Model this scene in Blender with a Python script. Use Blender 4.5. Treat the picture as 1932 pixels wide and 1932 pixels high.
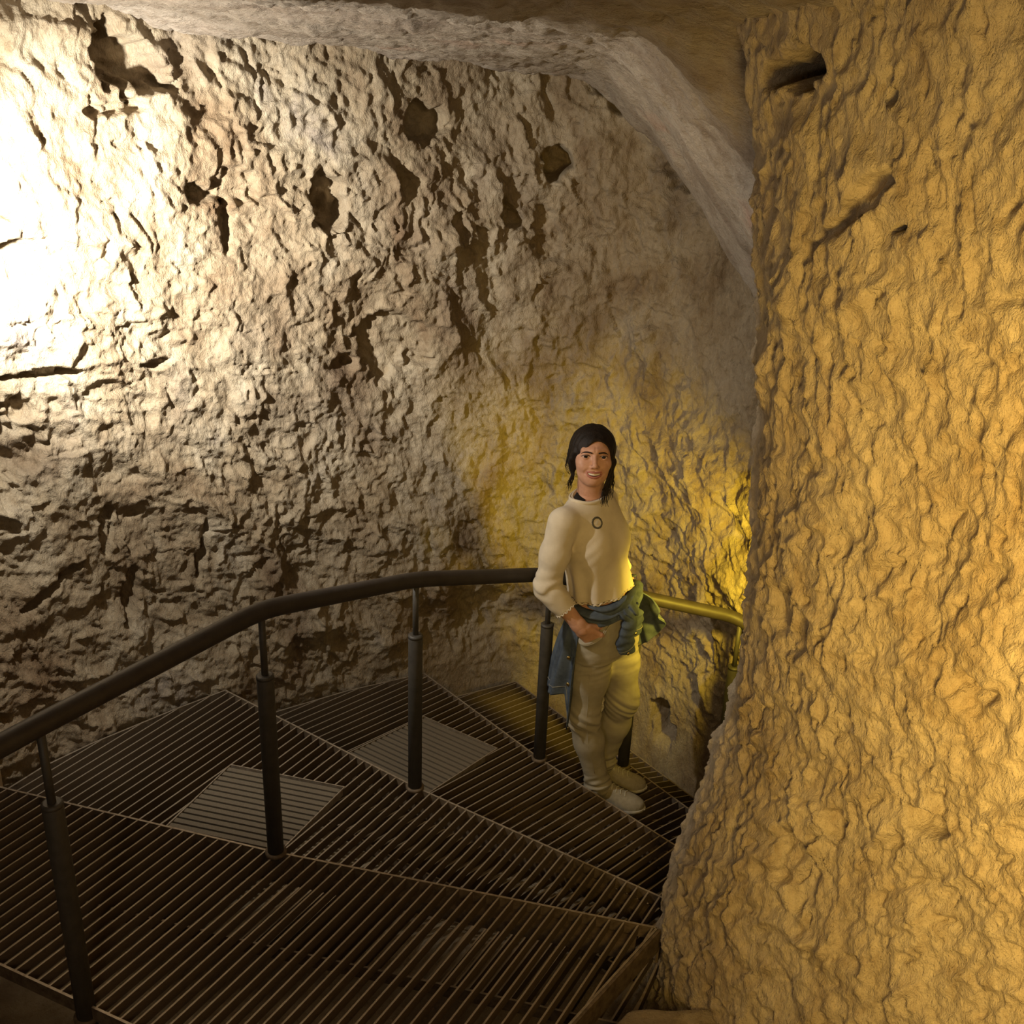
import bpy, math, random
import numpy as np
from mathutils import Vector, Matrix

# ------------------------------------------------------------------ scene reset
for o in list(bpy.data.objects):
    bpy.data.objects.remove(o, do_unlink=True)
scene = bpy.context.scene
COL = scene.collection
random.seed(7)

# ------------------------------------------------------------------ camera
CAM_Z = 3.30
PITCH, ROLL = math.radians(23.5), math.radians(2.5)
cam_d = bpy.data.cameras.new('camera')
cam_d.sensor_fit = 'HORIZONTAL'
cam_d.sensor_width = 36.0
cam_d.lens = 36.0 * 2000.0 / 1932.0
cam_d.clip_start = 0.02
cam = bpy.data.objects.new('camera', cam_d)
COL.objects.link(cam)
fw = Vector((0, math.cos(PITCH), -math.sin(PITCH)))
up0 = Vector((0, math.sin(PITCH), math.cos(PITCH)))
rt0 = Vector((1, 0, 0))
rt = math.cos(ROLL) * rt0 + math.sin(ROLL) * up0
up = -math.sin(ROLL) * rt0 + math.cos(ROLL) * up0
M = Matrix((rt, up, -fw)).transposed().to_4x4()
M.translation = Vector((0, 0, CAM_Z))
cam.matrix_world = M
scene.camera = cam

# ------------------------------------------------------------------ world, lights, exposure
w = bpy.data.worlds.new('cave_air')
scene.world = w
w.use_nodes = True
bg = w.node_tree.nodes['Background']
bg.inputs[0].default_value = (1.0, 0.80, 0.55, 1)
bg.inputs[1].default_value = 0.012

def lamp(name, kind, loc, power, color, radius=0.05, target=None, size=None, blend=None):
    d = bpy.data.lights.new(name, kind)
    d.energy = power
    d.color = color
    if kind == 'AREA':
        d.shape = 'DISK'; d.size = radius * 2
    else:
        d.shadow_soft_size = radius
    if kind == 'SPOT':
        d.spot_size = math.radians(size); d.spot_blend = blend
    o = bpy.data.objects.new(name, d)
    o.location = loc
    if target is not None:
        o.rotation_euler = (Vector(target) - Vector(loc)).to_track_quat('-Z', 'Y').to_euler()
    COL.objects.link(o)
    return o

# white flood lamp fixed to the wall left of the railing, just outside the picture: wide spill and brighter beam core
lamp('white_flood', 'SPOT', (-1.51, 2.82, 2.80), 88.0, (1.0, 0.945, 0.85), 0.03, target=(-1.24, 3.95, 2.62), size=172, blend=0.35)
lamp('white_flood_core', 'SPOT', (-1.51, 2.82, 2.80), 345.0, (1.0, 0.955, 0.88), 0.03, target=(-1.50, 3.68, 2.66), size=98, blend=1.0)
# amber lamp behind the rock pillar at the turn of the stair
lamp('amber_turn_lamp', 'SPOT', (0.98, 3.30, 1.60), 84.0, (1.0, 0.71, 0.06), 0.05, target=(0.60, 4.45, 1.15), size=94, blend=0.9)
# amber lamp further up the passage on the right, washing the pillar
lamp('amber_passage_lamp', 'SPOT', (0.42, 0.35, 2.62), 180.0, (1.0, 0.645, 0.16), 0.22, target=(1.50, 1.95, 2.30), size=116, blend=1.0)
# added warm fill light behind the viewer, not a known lamp of the cave
lamp('warm_fill', 'POINT', (-0.55, -0.55, 2.75), 28.0, (1.0, 0.82, 0.60), 0.20)

vs = scene.view_settings
vs.view_transform = 'Standard'
vs.look = 'None'
vs.exposure = 0.0
vs.gamma = 1.0
vs.use_curve_mapping = False

# ------------------------------------------------------------------ helpers
def link(o, parent=None):
    COL.objects.link(o)
    if parent is not None:
        o.parent = parent
    return o

def mesh_obj(name, verts, faces, mat=None, parent=None, smooth=False, me_name=None):
    me = bpy.data.meshes.new(me_name or name)
    verts = np.asarray(verts, dtype=np.float32).reshape(-1, 3)
    if isinstance(faces, np.ndarray):
        n = faces.shape[1]
        me.vertices.add(len(verts)); me.vertices.foreach_set('co', verts.ravel())
        me.loops.add(faces.size); me.loops.foreach_set('vertex_index', faces.astype(np.int32).ravel())
        me.polygons.add(len(faces))
        me.polygons.foreach_set('loop_start', np.arange(0, faces.size, n, dtype=np.int32))
        me.update(calc_edges=True); me.validate()
    else:
        me.from_pydata([tuple(v) for v in verts.tolist()], [], [tuple(f) for f in faces])
        me.update()
    if smooth:
        me.polygons.foreach_set('use_smooth', np.ones(len(me.polygons), dtype=bool))
    if mat is not None:
        me.materials.append(mat)
    o = bpy.data.objects.new(name, me)
    return link(o, parent)

def empty(name, loc=(0, 0, 0), parent=None):
    o = bpy.data.objects.new(name, None)
    o.empty_display_size = 0.1
    o.location = loc
    return link(o, parent)

def tag(o, label=None, cat=None, group=None, kind=None):
    if label: o['label'] = label
    if cat: o['category'] = cat
    if group: o['group'] = group
    if kind: o['kind'] = kind
    return o

def grid_faces(nu, nv, wrap_u=False):
    """quads of a grid stored row by row: index = v*nu + u"""
    u = np.arange(nu if wrap_u else nu - 1); v = np.arange(nv - 1)
    U, V = np.meshgrid(u, v)
    U2 = (U + 1) % nu
    return np.stack([V * nu + U, V * nu + U2, (V + 1) * nu + U2, (V + 1) * nu + U], -1).reshape(-1, 4)

# ---- noise -------------------------------------------------------------------
def _h(i, j, seed):
    i = np.asarray(i).astype(np.int64).astype(np.uint32); j = np.asarray(j).astype(np.int64).astype(np.uint32)
    h = i * np.uint32(374761393) + j * np.uint32(668265263) + np.uint32((seed * 2246822519) & 0xffffffff)
    h = (h ^ (h >> np.uint32(13))) * np.uint32(1274126177)
    h = (h ^ (h >> np.uint32(16))) * np.uint32(2246822519)
    h = h ^ (h >> np.uint32(15))
    return h
def _r(i, j, seed):
    return (_h(i, j, seed) & np.uint32(0xffff)).astype(np.float64) / 65535.0

def vnoise(x, y, seed=0):
    """gradient noise in 2D, about -1..1"""
    i = np.floor(x); j = np.floor(y); fx = x - i; fy = y - j
    sx = fx * fx * fx * (fx * (fx * 6 - 15) + 10); sy = fy * fy * fy * (fy * (fy * 6 - 15) + 10)
    out = 0
    for di in (0, 1):
        for dj in (0, 1):
            a = _r(i + di, j + dj, seed) * 2 * math.pi
            g = np.cos(a) * (fx - di) + np.sin(a) * (fy - dj)
            out = out + g * (sx if di else 1 - sx) * (sy if dj else 1 - sy)
    return out * 1.5

def fbm(x, y, octs=4, seed=0, gain=0.5, ridged=False):
    s = 0; a = 1.0; t = 0
    for k in range(octs):
        n = vnoise(x * 2 ** k + 17.3 * k, y * 2 ** k - 9.1 * k, seed + k)
        if ridged: n = 1 - 2 * np.abs(n)
        s = s + a * n; t += a; a *= gain
    return s / t

def chips(x, y, seed=0, tilt=0.6, bowl=1.0, hgt=0.35):
    """hewn-rock relief: lower envelope of tilted bowls, one per jittered cell (sharp arrises between scoops)"""
    i = np.floor(x); j = np.floor(y)
    best = np.full(x.shape, 9.0)
    for di in (-1, 0, 1):
        for dj in (-1, 0, 1):
            ci = i + di; cj = j + dj
            qx = x - (ci + _r(ci, cj, seed)); qy = y - (cj + _r(ci, cj, seed + 1))
            gx = (_r(ci, cj, seed + 2) - .5) * 2 * tilt; gy = (_r(ci, cj, seed + 3) - .5) * 2 * tilt
            h = _r(ci, cj, seed + 4) * hgt
            best = np.minimum(best, bowl * (qx * qx + qy * qy) + gx * qx + gy * qy + h)
    return best

def sstep(a, b, x):
    t = np.clip((x - a) / (b - a), 0, 1)
    return t * t * (3 - 2 * t)

def catmull(pts, n):
    pts = np.asarray(pts, float)
    P = np.vstack([2 * pts[0] - pts[1], pts, 2 * pts[-1] - pts[-2]])
    out = []
    for k in range(1, len(P) - 2):
        t = np.linspace(0, 1, 60, endpoint=False)[:, None]
        p0, p1, p2, p3 = P[k - 1], P[k], P[k + 1], P[k + 2]
        out.append(0.5 * ((2 * p1) + (-p0 + p2) * t + (2 * p0 - 5 * p1 + 4 * p2 - p3) * t ** 2 + (-p0 + 3 * p1 - 3 * p2 + p3) * t ** 3))
    out = np.vstack(out + [pts[-1:]])
    s = np.r_[0, np.cumsum(np.linalg.norm(np.diff(out, axis=0), axis=1))]
    if n is None:
        return out, s
    q = np.linspace(0, s[-1], n)
    return np.stack([np.interp(q, s, out[:, k]) for k in range(out.shape[1])], 1), q

# ---- materials ----------------------------------------------------------------
def new_mat(name):
    m = bpy.data.materials.new(name); m.use_nodes = True
    nt = m.node_tree; b = nt.nodes['Principled BSDF']
    return m, nt, b

def add_noise(nt, scale, detail=6, rough=0.6, coord='Object', vec=None, dist=0.0):
    n = nt.nodes.new('ShaderNodeTexNoise')
    n.inputs['Scale'].default_value = scale; n.inputs['Detail'].default_value = detail
    n.inputs['Roughness'].default_value = rough; n.inputs['Distortion'].default_value = dist
    if vec is None:
        tc = nt.nodes.new('ShaderNodeTexCoord'); nt.links.new(tc.outputs[coord], n.inputs['Vector'])
    else:
        nt.links.new(vec, n.inputs['Vector'])
    return n

def ramp(nt, fac, stops):
    r = nt.nodes.new('ShaderNodeValToRGB'); nt.links.new(fac, r.inputs[0])
    cr = r.color_ramp
    while len(cr.elements) < len(stops): cr.elements.new(0.5)
    for e, (p, c) in zip(cr.elements, stops):
        e.position = p; e.color = (*c, 1)
    return r

def mixc(nt, fac, a, b, mode='MIX'):
    m = nt.nodes.new('ShaderNodeMix'); m.data_type = 'RGBA'; m.blend_type = mode
    if isinstance(fac, float): m.inputs[0].default_value = fac
    else: nt.links.new(fac, m.inputs[0])
    for k, s in ((6, a), (7, b)):
        if isinstance(s, tuple): m.inputs[k].default_value = (*s, 1)
        else: nt.links.new(s, m.inputs[k])
    return m.outputs[2]

def bump(nt, b, height, strength=0.5, dist=0.01, chain=None):
    n = nt.nodes.new('ShaderNodeBump'); n.inputs['Strength'].default_value = strength; n.inputs['Distance'].default_value = dist
    nt.links.new(height, n.inputs['Height'])
    if chain is not None: nt.links.new(chain, n.inputs['Normal'])
    nt.links.new(n.outputs[0], b.inputs['Normal'])
    return n.outputs[0]

def rock_material(name, base, tones, stain_shade_col, fine=1.0, stretch=(1, 1, 0.6)):
    m, nt, b = new_mat(name)
    tc = nt.nodes.new('ShaderNodeTexCoord')
    mp = nt.nodes.new('ShaderNodeMapping'); mp.inputs['Scale'].default_value = stretch
    nt.links.new(tc.outputs['Object'], mp.inputs['Vector'])
    n1 = add_noise(nt, 2.6, 8, 0.62, vec=mp.outputs[0], dist=0.6)
    r1 = ramp(nt, n1.outputs['Fac'], [(0.28, tones[0]), (0.45, base), (0.58, tones[1]), (0.74, tones[2])])
    n2 = add_noise(nt, 22, 6, 0.7, vec=mp.outputs[0], dist=0.4)
    r2 = ramp(nt, n2.outputs['Fac'], [(0.3, (0.62, 0.56, 0.48)), (0.52, (1, 1, 1)), (0.72, (1.0, 0.97, 0.9))])
    c = mixc(nt, 0.75, r1.outputs[0], r2.outputs[0], 'MULTIPLY')
    at = nt.nodes.new('ShaderNodeAttribute'); at.attribute_name = 'stain_shade'
    c = mixc(nt, at.outputs['Fac'], c, stain_shade_col)
    nt.links.new(c, b.inputs['Base Color'])
    b.inputs['Roughness'].default_value = 0.82
    b.inputs['Specular IOR Level'].default_value = 0.25
    n3 = add_noise(nt, 70 * fine, 5, 0.65, vec=mp.outputs[0], dist=0.3)
    ch = bump(nt, b, n3.outputs['Fac'], 0.85, 0.014)
    n4 = add_noise(nt, 260 * fine, 3, 0.6, vec=mp.outputs[0])
    bump(nt, b, n4.outputs['Fac'], 0.6, 0.004, ch)
    return m

M_WALL = rock_material('limestone_wall', (0.310, 0.242, 0.155), [(0.175, 0.112, 0.060), (0.385, 0.32, 0.225), (0.245, 0.205, 0.172)], (0.13, 0.082, 0.048))
M_PILLAR = rock_material('limestone_pillar', (0.47, 0.38, 0.26), [(0.38, 0.28, 0.16), (0.53, 0.44, 0.31), (0.42, 0.32, 0.22)], (0.045, 0.035, 0.03))  # last colour is the painted shade of the hollows
M_CEIL = rock_material('limestone_ceiling', (0.38, 0.32, 0.255), [(0.29, 0.225, 0.17), (0.43, 0.37, 0.30), (0.44, 0.30, 0.225)], (0.20, 0.15, 0.11), stretch=(0.5, 1.4, 1.4))
M_FLOOR = rock_material('stair_bed_rock', (0.36, 0.29, 0.19), [(0.22, 0.16, 0.09), (0.42, 0.34, 0.23), (0.30, 0.23, 0.15)], (0.12, 0.08, 0.05))

def simple_mat(name, col, rough=0.6, metal=0.0, var=None, scale=30, bstr=0.0, bscale=200, spec=0.5, bdist=0.002):
    m, nt, b = new_mat(name)
    b.inputs['Roughness'].default_value = rough; b.inputs['Metallic'].default_value = metal
    b.inputs['Specular IOR Level'].default_value = spec
    if var:
        n = add_noise(nt, scale, 6, 0.65)
        r = ramp(nt, n.outputs['Fac'], [(0.34, var), (0.62, col)])
        nt.links.new(r.outputs[0], b.inputs['Base Color'])
    else:
        b.inputs['Base Color'].default_value = (*col, 1)
    if bstr:
        n = add_noise(nt, bscale, 4, 0.6)
        bump(nt, b, n.outputs['Fac'], bstr, bdist)
    return m

M_RUST = simple_mat('rusty_bar_steel', (0.165, 0.120, 0.075), 0.65, 0.1, (0.075, 0.052, 0.031), 40, 0.4, 300, spec=0.4)
M_WORN_LIT = simple_mat('worn_lit_bar_edge', (0.38, 0.32, 0.245), 0.42, 0.4, (0.22, 0.17, 0.115), 60, 0.2, 300)  # shoe wear, plus overhead light on the bar tops put into the colour
M_DUST = simple_mat('dusty_slat_steel', (0.215, 0.18, 0.128), 0.85, 0.0, (0.085, 0.064, 0.042), 55, 0.6, 160, spec=0.2)
M_RAIL = simple_mat('dark_painted_steel', (0.048, 0.040, 0.034), 0.5, 0.0, (0.036, 0.029, 0.024), 18, 0.15, 250, spec=0.3)
M_POST = simple_mat('grey_painted_steel', (0.062, 0.056, 0.047), 0.55, 0.0, (0.042, 0.038, 0.032), 30, 0.2, 250)
M_SLAB = simple_mat('smooth_tan_stone', (0.46, 0.36, 0.23), 0.8, 0, (0.38, 0.29, 0.18), 14, 0.4, 90, spec=0.2)

# ================================================================== THE SETTING
# ---- outer cave wall: curved sheet following the stair round to the right ------
WALL_PLAN = [(-2.62, 1.15), (-2.38, 2.0), (-2.07, 2.72), (-1.84, 3.2), (-1.42, 3.73), (-1.0, 4.08), (-0.42, 4.45), (0.06, 4.69), (0.42, 4.65), (0.72, 4.42), (1.01, 3.99), (1.22, 3.5), (1.36, 2.95), (1.45, 2.4)]

def sheet_normals(P, nu, nv):
    G = P.reshape(nv, nu, 3)
    du = np.gradient(G, axis=1); dv = np.gradient(G, axis=0)
    n = np.cross(du, dv); n /= np.linalg.norm(n, axis=-1, keepdims=True) + 1e-12
    return n

def pit(U, V, u, v, ru, rv, depth, rot=0.0, edge=0.35, seed=0):
    """a hollow of irregular outline"""
    c, s = math.cos(rot), math.sin(rot)
    x = (U - u); y = (V - v)
    a = (x * c + y * s) / ru; b = (-x * s + y * c) / rv
    d = np.sqrt(a * a + b * b) + 0.5 * vnoise(U * 9 + seed, V * 9, 91 + seed) + 0.25 * vnoise(U * 27 + seed, V * 27, 47 + seed)
    return -depth * (1 - sstep(1 - edge, 1.0, d))

def store_attr(o, name, vals):
    at = o.data.attributes.new(name, 'FLOAT', 'POINT')
    at.data.foreach_set('value', np.asarray(vals, dtype=np.float32).ravel())

def smooth_arc(s, lo, hi, dense, coarse):
    """sample positions: dense between lo and hi, coarse outside"""
    a = np.arange(s[0], lo, coarse); b = np.arange(lo, hi, dense); c = np.arange(hi, s[1], coarse)
    return np.r_[a, b, c, s[1]]

def build_wall():
    dense, S = catmull(WALL_PLAN, None)
    us = smooth_arc((0, S[-1]), 1.85, 6.2, 0.0062, 0.04)
    zs = smooth_arc((-0.25, 3.75), 0.35, 3.5, 0.0066, 0.05)
    nu, nv = len(us), len(zs)
    px = np.interp(us, S, dense[:, 0]); py = np.interp(us, S, dense[:, 1])
    U, V = np.meshgrid(us, zs)
    P = np.stack([np.broadcast_to(px, U.shape), np.broadcast_to(py, U.shape), V], -1)
    N = sheet_normals(P.reshape(-1, 3), nu, nv)          # points out of / into the room, fixed below
    if N[nv // 2, nu // 2, 1] > 0: N = -N                 # +N = into the room
    # relief -----------------------------------------------------------------
    wx = 0.05 * fbm(U * 3, V * 3, 3, 5); wy = 0.05 * fbm(U * 3 + 7, V * 3, 3, 6)
    wx = wx + 0.016 * fbm(U * 13, V * 11, 3, 8); wy = wy + 0.02 * fbm(U * 11, V * 11, 3, 9)
    lean = 0.38
    cu = U + lean * V * 0.9 + wx; cv = V + wy
    d = 0.085 * fbm(U * 0.9, V * 0.9, 3, 11)
    d += 0.050 * (chips(cu * 2.4, cv * 1.5, 21, 0.9, 0.8) - 0.4)
    d += 0.037 * (chips(cu * 6.5 + wx * 20, cv * 4.6, 31, 1.0, 0.8) - 0.35)
    amp = 0.7 + 0.6 * sstep(-0.3, 0.4, fbm(U * 1.3, V * 1.3, 3, 44))
    d += amp * 0.024 * (chips(cu * 15 + wx * 30, cv * 11.5, 51, 1.2, 0.8) - 0.3)
    d += amp * 0.014 * (chips(cu * 36 + wx * 40, cv * 30, 61, 1.2, 0.9) - 0.3)
    d -= 0.016 * (chips(cu * 10 - wx * 10 + 3, cv * 7.5, 57, 1.3, 0.7) - 0.3)
    d += 0.015 * fbm(cu * 9, cv * 7, 4, 71, 0.6, True)
    d += 0.005 * fbm(U * 50, V * 40, 3, 81, 0.6)
    d -= 0.014 * sstep(0.42, 0.62, vnoise(cu * 17, cv * 15, 83)) * sstep(-0.1, 0.3, fbm(U * 2, V * 2, 2, 85))
    # layered, blocky zone on the left (bedding ledges)
    left = 1 - sstep(2.35, 3.25, U)
    bed = V * 3.1 + 0.35 * fbm(U * 1.1, V * 1.1, 3, 15)
    saw = bed - np.floor(bed)
    d += left * 0.03 * (sstep(0.0, 0.25, saw) * (1 - saw) - 0.4)
    d += left * 0.04 * (chips(U * 3.2, V * 4.2, 95, 0.9, 0.5) - 0.3)
    d *= 0.25 + 0.75 * sstep(0.35, 0.75, V) * 1.0
    for (u, v, ru, rv, dep, rot) in WALL_PITS:
        d += pit(U, V, u, v, ru, rv, dep, rot, seed=int(u * 37) % 50)
    P = P + N * d[..., None]
    F = grid_faces(nu, nv)
    o = mesh_obj('wall_back', P.reshape(-1, 3), F, M_WALL)
    tag(o, 'pale rough hewn cave wall curving behind the stair and its railing', 'cave wall', kind='structure')
    # brown seep stains and soot patches
    st = 0.85 * np.exp(-((U - 4.30) / 0.42) ** 2 - ((V - 2.45) / 0.5) ** 2) * sstep(-0.15, 0.35, fbm(U * 4, V * 1.6, 4, 7))
    st += 0.55 * np.exp(-((U - 3.55) / 0.28) ** 2 - ((V - 2.1) / 0.3) ** 2) * sstep(-0.3, 0.2, fbm(U * 3, V * 3, 3, 9))
    st += 0.55 * sstep(0.12, 0.5, fbm(U * 2.2, V * 1.7, 5, 13))
    store_attr(o, 'stain_shade', np.clip(st, 0, 0.85))
    return o

# hollows: (arc position, height, half width, half height, depth, tilt)
WALL_PITS = [(2.986, 3.213, 0.154, 0.094, 0.17, -0.5), (4.147, 3.024, 0.107, 0.087, 0.1, -0.4), (3.715, 2.719, 0.097, 0.116, 0.12, 0.2), (4.721, 2.878, 0.077, 0.064, 0.16, 0.5), (2.535, 2.782, 0.058, 0.058, 0.1, 0.0), (2.558, 2.646, 0.106, 0.023, 0.1, 0.1), (2.578, 2.205, 0.205, 0.02, 0.09, -0.05), (2.448, 1.971, 0.101, 0.177, 0.07, 0.0), (5.476, 0.324, 0.075, 0.121, 0.14, 0.3), (4.687, 2.581, 0.075, 0.135, 0.05, 0.5), (5.232, 2.86, 0.127, 0.053, 0.06, -0.3), (3.978, 2.142, 0.195, 0.183, 0.05, 0.0), (2.484, 1.401, 0.148, 0.025, 0.07, 0.45), (3.354, 2.805, 0.102, 0.075, 0.05, 0.0), (3.212, 2.782, 0.067, 0.041, 0.07, -0.4), (3.313, 2.655, 0.025, 0.096, 0.05, 0.0), (4.919, 3.168, 0.155, 0.052, 0.05, -0.7), (4.515, 2.67, 0.044, 0.079, 0.06, 0.7), (4.281, 2.612, 0.04, 0.065, 0.06, 0.0), (2.97, 3.069, 0.111, 0.023, 0.05, 0.1), (3.785, 2.071, 0.071, 0.045, 0.04, 0.0), (2.995, 2.173, 0.082, 0.016, 0.05, 0.0), (2.748, 1.551, 0.029, 0.128, 0.05, -0.2), (2.813, 1.254, 0.031, 0.16, 0.05, -0.2), (3.108, 1.351, 0.022, 0.118, 0.05, -0.2)]

# ---- rock pillar on the right --------------------------------------------------
PILLAR_PLAN = [(1.9, 4.0), (1.45, 3.62), (1.02, 3.25), (0.74, 2.85), (0.615, 2.46), (0.66, 2.10), (0.83, 1.74), (1.03, 1.35), (1.22, 0.9), (1.38, 0.3), (1.45, -0.4)]
def pillar_dx(z):
    return np.interp(z, [0.0, 0.55, 0.8, 1.0, 1.3, 1.55, 1.75, 2.0, 2.5, 3.0, 3.3, 3.8], [-0.12, -0.105, -0.085, -0.085, -0.035, 0.01, 0.022, 0.0, -0.03, -0.12, -0.17, -0.25])

def build_pillar():
    dense, S = catmull(PILLAR_PLAN, None)
    us = smooth_arc((0, S[-1]), 1.0, 3.45, 0.0050, 0.04)
    zs = smooth_arc((-0.25, 3.75), 0.45, 3.5, 0.0054, 0.05)
    nu, nv = len(us), len(zs)
    px = np.interp(us, S, dense[:, 0]); py = np.interp(us, S, dense[:, 1])
    U, V = np.meshgrid(us, zs)
    k = 1 - 0.0 * U
    P = np.stack([px[None, :] + pillar_dx(V) * k, np.broadcast_to(py, U.shape), V], -1)
    N = sheet_normals(P.reshape(-1, 3), nu, nv)
    if N[nv // 2, nu // 2, 0] > 0: N = -N                 # outward = towards -x (the room)
    wx = 0.05 * fbm(U * 3, V * 3, 3, 105); wy = 0.05 * fbm(U * 3 + 7, V * 3, 3, 106)
    wx = wx + 0.014 * fbm(U * 13, V * 11, 3, 108); wy = wy + 0.016 * fbm(U * 11, V * 11, 3, 109)
    cu = U + wx - 0.12 * V; cv = V + wy
    d = 0.055 * fbm(U * 1.1, V * 0.9, 3, 111)
    d += 0.028 * (chips(cu * 3.0, cv * 1.8, 121, 0.8, 0.8) - 0.4)
    d += 0.018 * (chips(cu * 8 + wx * 15, cv * 5.6, 131, 0.9, 0.8) - 0.35)
    d += 0.018 * (chips(cu * 20 + wx * 25, cv * 12, 151, 1.1, 0.9) - 0.3)
    d += 0.012 * (chips(cu * 42 + wx * 30, cv * 30, 161, 1.1, 0.9) - 0.3)
    d -= 0.003 * (chips(cu * 14 - wx * 10 + 3, cv * 10, 157, 1.2, 0.7) - 0.3)
    d += 0.008 * fbm(cu * 15, cv * 12, 4, 171, 0.6, True)
    d += 0.003 * fbm(U * 60, V * 45, 3, 181, 0.6)
    d -= 0.010 * sstep(0.42, 0.60, vnoise(cu * 26, cv * 20, 183))
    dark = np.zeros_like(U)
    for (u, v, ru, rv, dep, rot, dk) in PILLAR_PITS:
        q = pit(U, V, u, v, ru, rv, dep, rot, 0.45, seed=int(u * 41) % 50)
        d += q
        dark = np.maximum(dark, dk * np.clip(-q / dep, 0, 1))  # shade inside the hollows, put into the colour
    P = P + N * d[..., None]
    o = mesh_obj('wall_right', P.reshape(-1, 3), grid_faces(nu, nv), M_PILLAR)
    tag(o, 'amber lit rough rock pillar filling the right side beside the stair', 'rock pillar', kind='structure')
    store_attr(o, 'stain_shade', dark)
    return o
PILLAR_PITS = [(2.306, 3.277, 0.126, 0.041, 0.2, 0.1, 1.0), (2.677, 3.044, 0.039, 0.008, 0.05, 0.35, 0.55), (2.643, 3.252, 0.014, 0.016, 0.03, 0.0, 0.3), (2.543, 1.54, 0.089, 0.107, 0.03, 0.0, 0.0), (2.56, 3.058, 0.167, 0.028, 0.03, 0.6, 0.0), (2.85, 1.905, 0.064, 0.031, 0.05, 0.4, 0.0), (2.372, 2.11, 0.11, 0.089, 0.03, 0.0, 0.0), (2.906, 2.262, 0.066, 0.051, 0.04, 0.0, 0.0), (2.599, 1.711, 0.031, 0.036, 0.03, 0.0, 0.0)]

# ---- ceiling --------------------------------------------------------------------
def ceil_z(X, Y):
    z = 3.255 + (4.45 - Y) * 0.085 - 0.045 * X
    z = z - 1.25 * np.maximum(0, (X - 0.30) * 0.5 + 0.5 * np.sqrt((X - 0.30) ** 2 + 0.01) - 0.03) * sstep(2.50, 2.88, Y)
    return np.maximum(z, 2.45)
def build_ceiling():
    xs = smooth_arc((-3.2, 2.2), -1.9, 1.0, 0.009, 0.06); ys = smooth_arc((-1.6, 5.2), 2.2, 4.8, 0.009, 0.06)
    nu, nv = len(xs), len(ys)
    U, V = np.meshgrid(xs, ys)
    Z = ceil_z(U + 0.10 * fbm(U * 1.7, V * 2.6, 4, 207), V + 0.1 * fbm(U * 2, V * 2, 3, 208))
    wx = 0.09 * fbm(U * 3, V * 3, 4, 205)
    Z = Z + 0.05 * fbm(U * 1.0, V * 1.6, 3, 211) + 0.035 * (chips(U * 1.6 + wx, V * 5.0 + wx * 4, 221, 0.9, 0.6) - .35)
    Z += 0.02 * (chips(U * 5, V * 10 + wx * 10, 231, 0.9, 0.7) - .3) + 0.018 * (chips(U * 13 + wx * 12, V * 15, 241, 1.1, 0.8) - .3) + 0.012 * fbm(U * 18, V * 24, 4, 251, 0.6, True)
    o = mesh_obj('ceiling', np.stack([U, V, Z], -1).reshape(-1, 3), grid_faces(nu, nv)[:, ::-1], M_CEIL)
    tag(o, 'low greyish rock ceiling sagging towards the right pillar', 'cave ceiling', kind='structure')
    store_attr(o, 'stain_shade', 0.6 * np.clip(sstep(0.1, 0.5, fbm(U * 2.5, V * 6, 4, 261)), 0, 1))

# ---- bed rock under the stair ------------------------------------------------------
def build_floor():
    xs = smooth_arc((-2.9, 1.9), -2.0, 1.1, 0.016, 0.06); ys = smooth_arc((-0.8, 5.0), 1.6, 4.8, 0.016, 0.06)
    nu, nv = len(xs), len(ys)
    U, V = np.meshgrid(xs, ys)
    # bed falls along the stair
    ang = np.degrees(np.arctan2(V - 2.45, U - 0.75))          # angle about the inner newel
    Z = np.interp(ang, [-180, -160, 20, 45, 70, 90, 110, 125, 140, 155, 170, 180],
                  [0.62, 0.62, -0.12, -0.1, -0.08, 0.0, 0.12, 0.24, 0.38, 0.50, 0.62, 0.62])
    Z = np.where(V < 2.3, np.maximum(Z, 0.62), Z)
    # rock shelf left of the first tread and sloping ledge at the foot of the pillar
    Z = Z + 0.34 * sstep(0.0, 0.22, (-(U + 1.15) * 0.39 - (V - 2.06) * 0.92)) * (U < 0.6)
    sd = (U - 0.212) * 0.785 - (V - 2.041) * 0.62            # distance right of the inner stringer
    Z = Z + 0.34 * sstep(0.02, 0.10, sd) * sstep(2.20, 2.08, V)
    Z = Z + 0.05 * fbm(U * 2, V * 2, 4, 311) + 0.03 * (chips(U * 6, V * 6, 321, 0.9, 0.7) - .3) + 0.012 * (chips(U * 18, V * 18, 331, 0.9, 0.7) - .3)
    o = mesh_obj('floor', np.stack([U, V, Z], -1).reshape(-1, 3), grid_faces(nu, nv), M_FLOOR)
    tag(o, 'dusty brown bed rock under and beside the metal stair', 'rock floor', kind='structure')
    store_attr(o, 'stain_shade', 0.6 * np.clip(sstep(0.0, 0.4, fbm(U * 3, V * 3, 4, 361)), 0, 1))

build_wall(); build_pillar(); build_ceiling(); build_floor()

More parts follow.
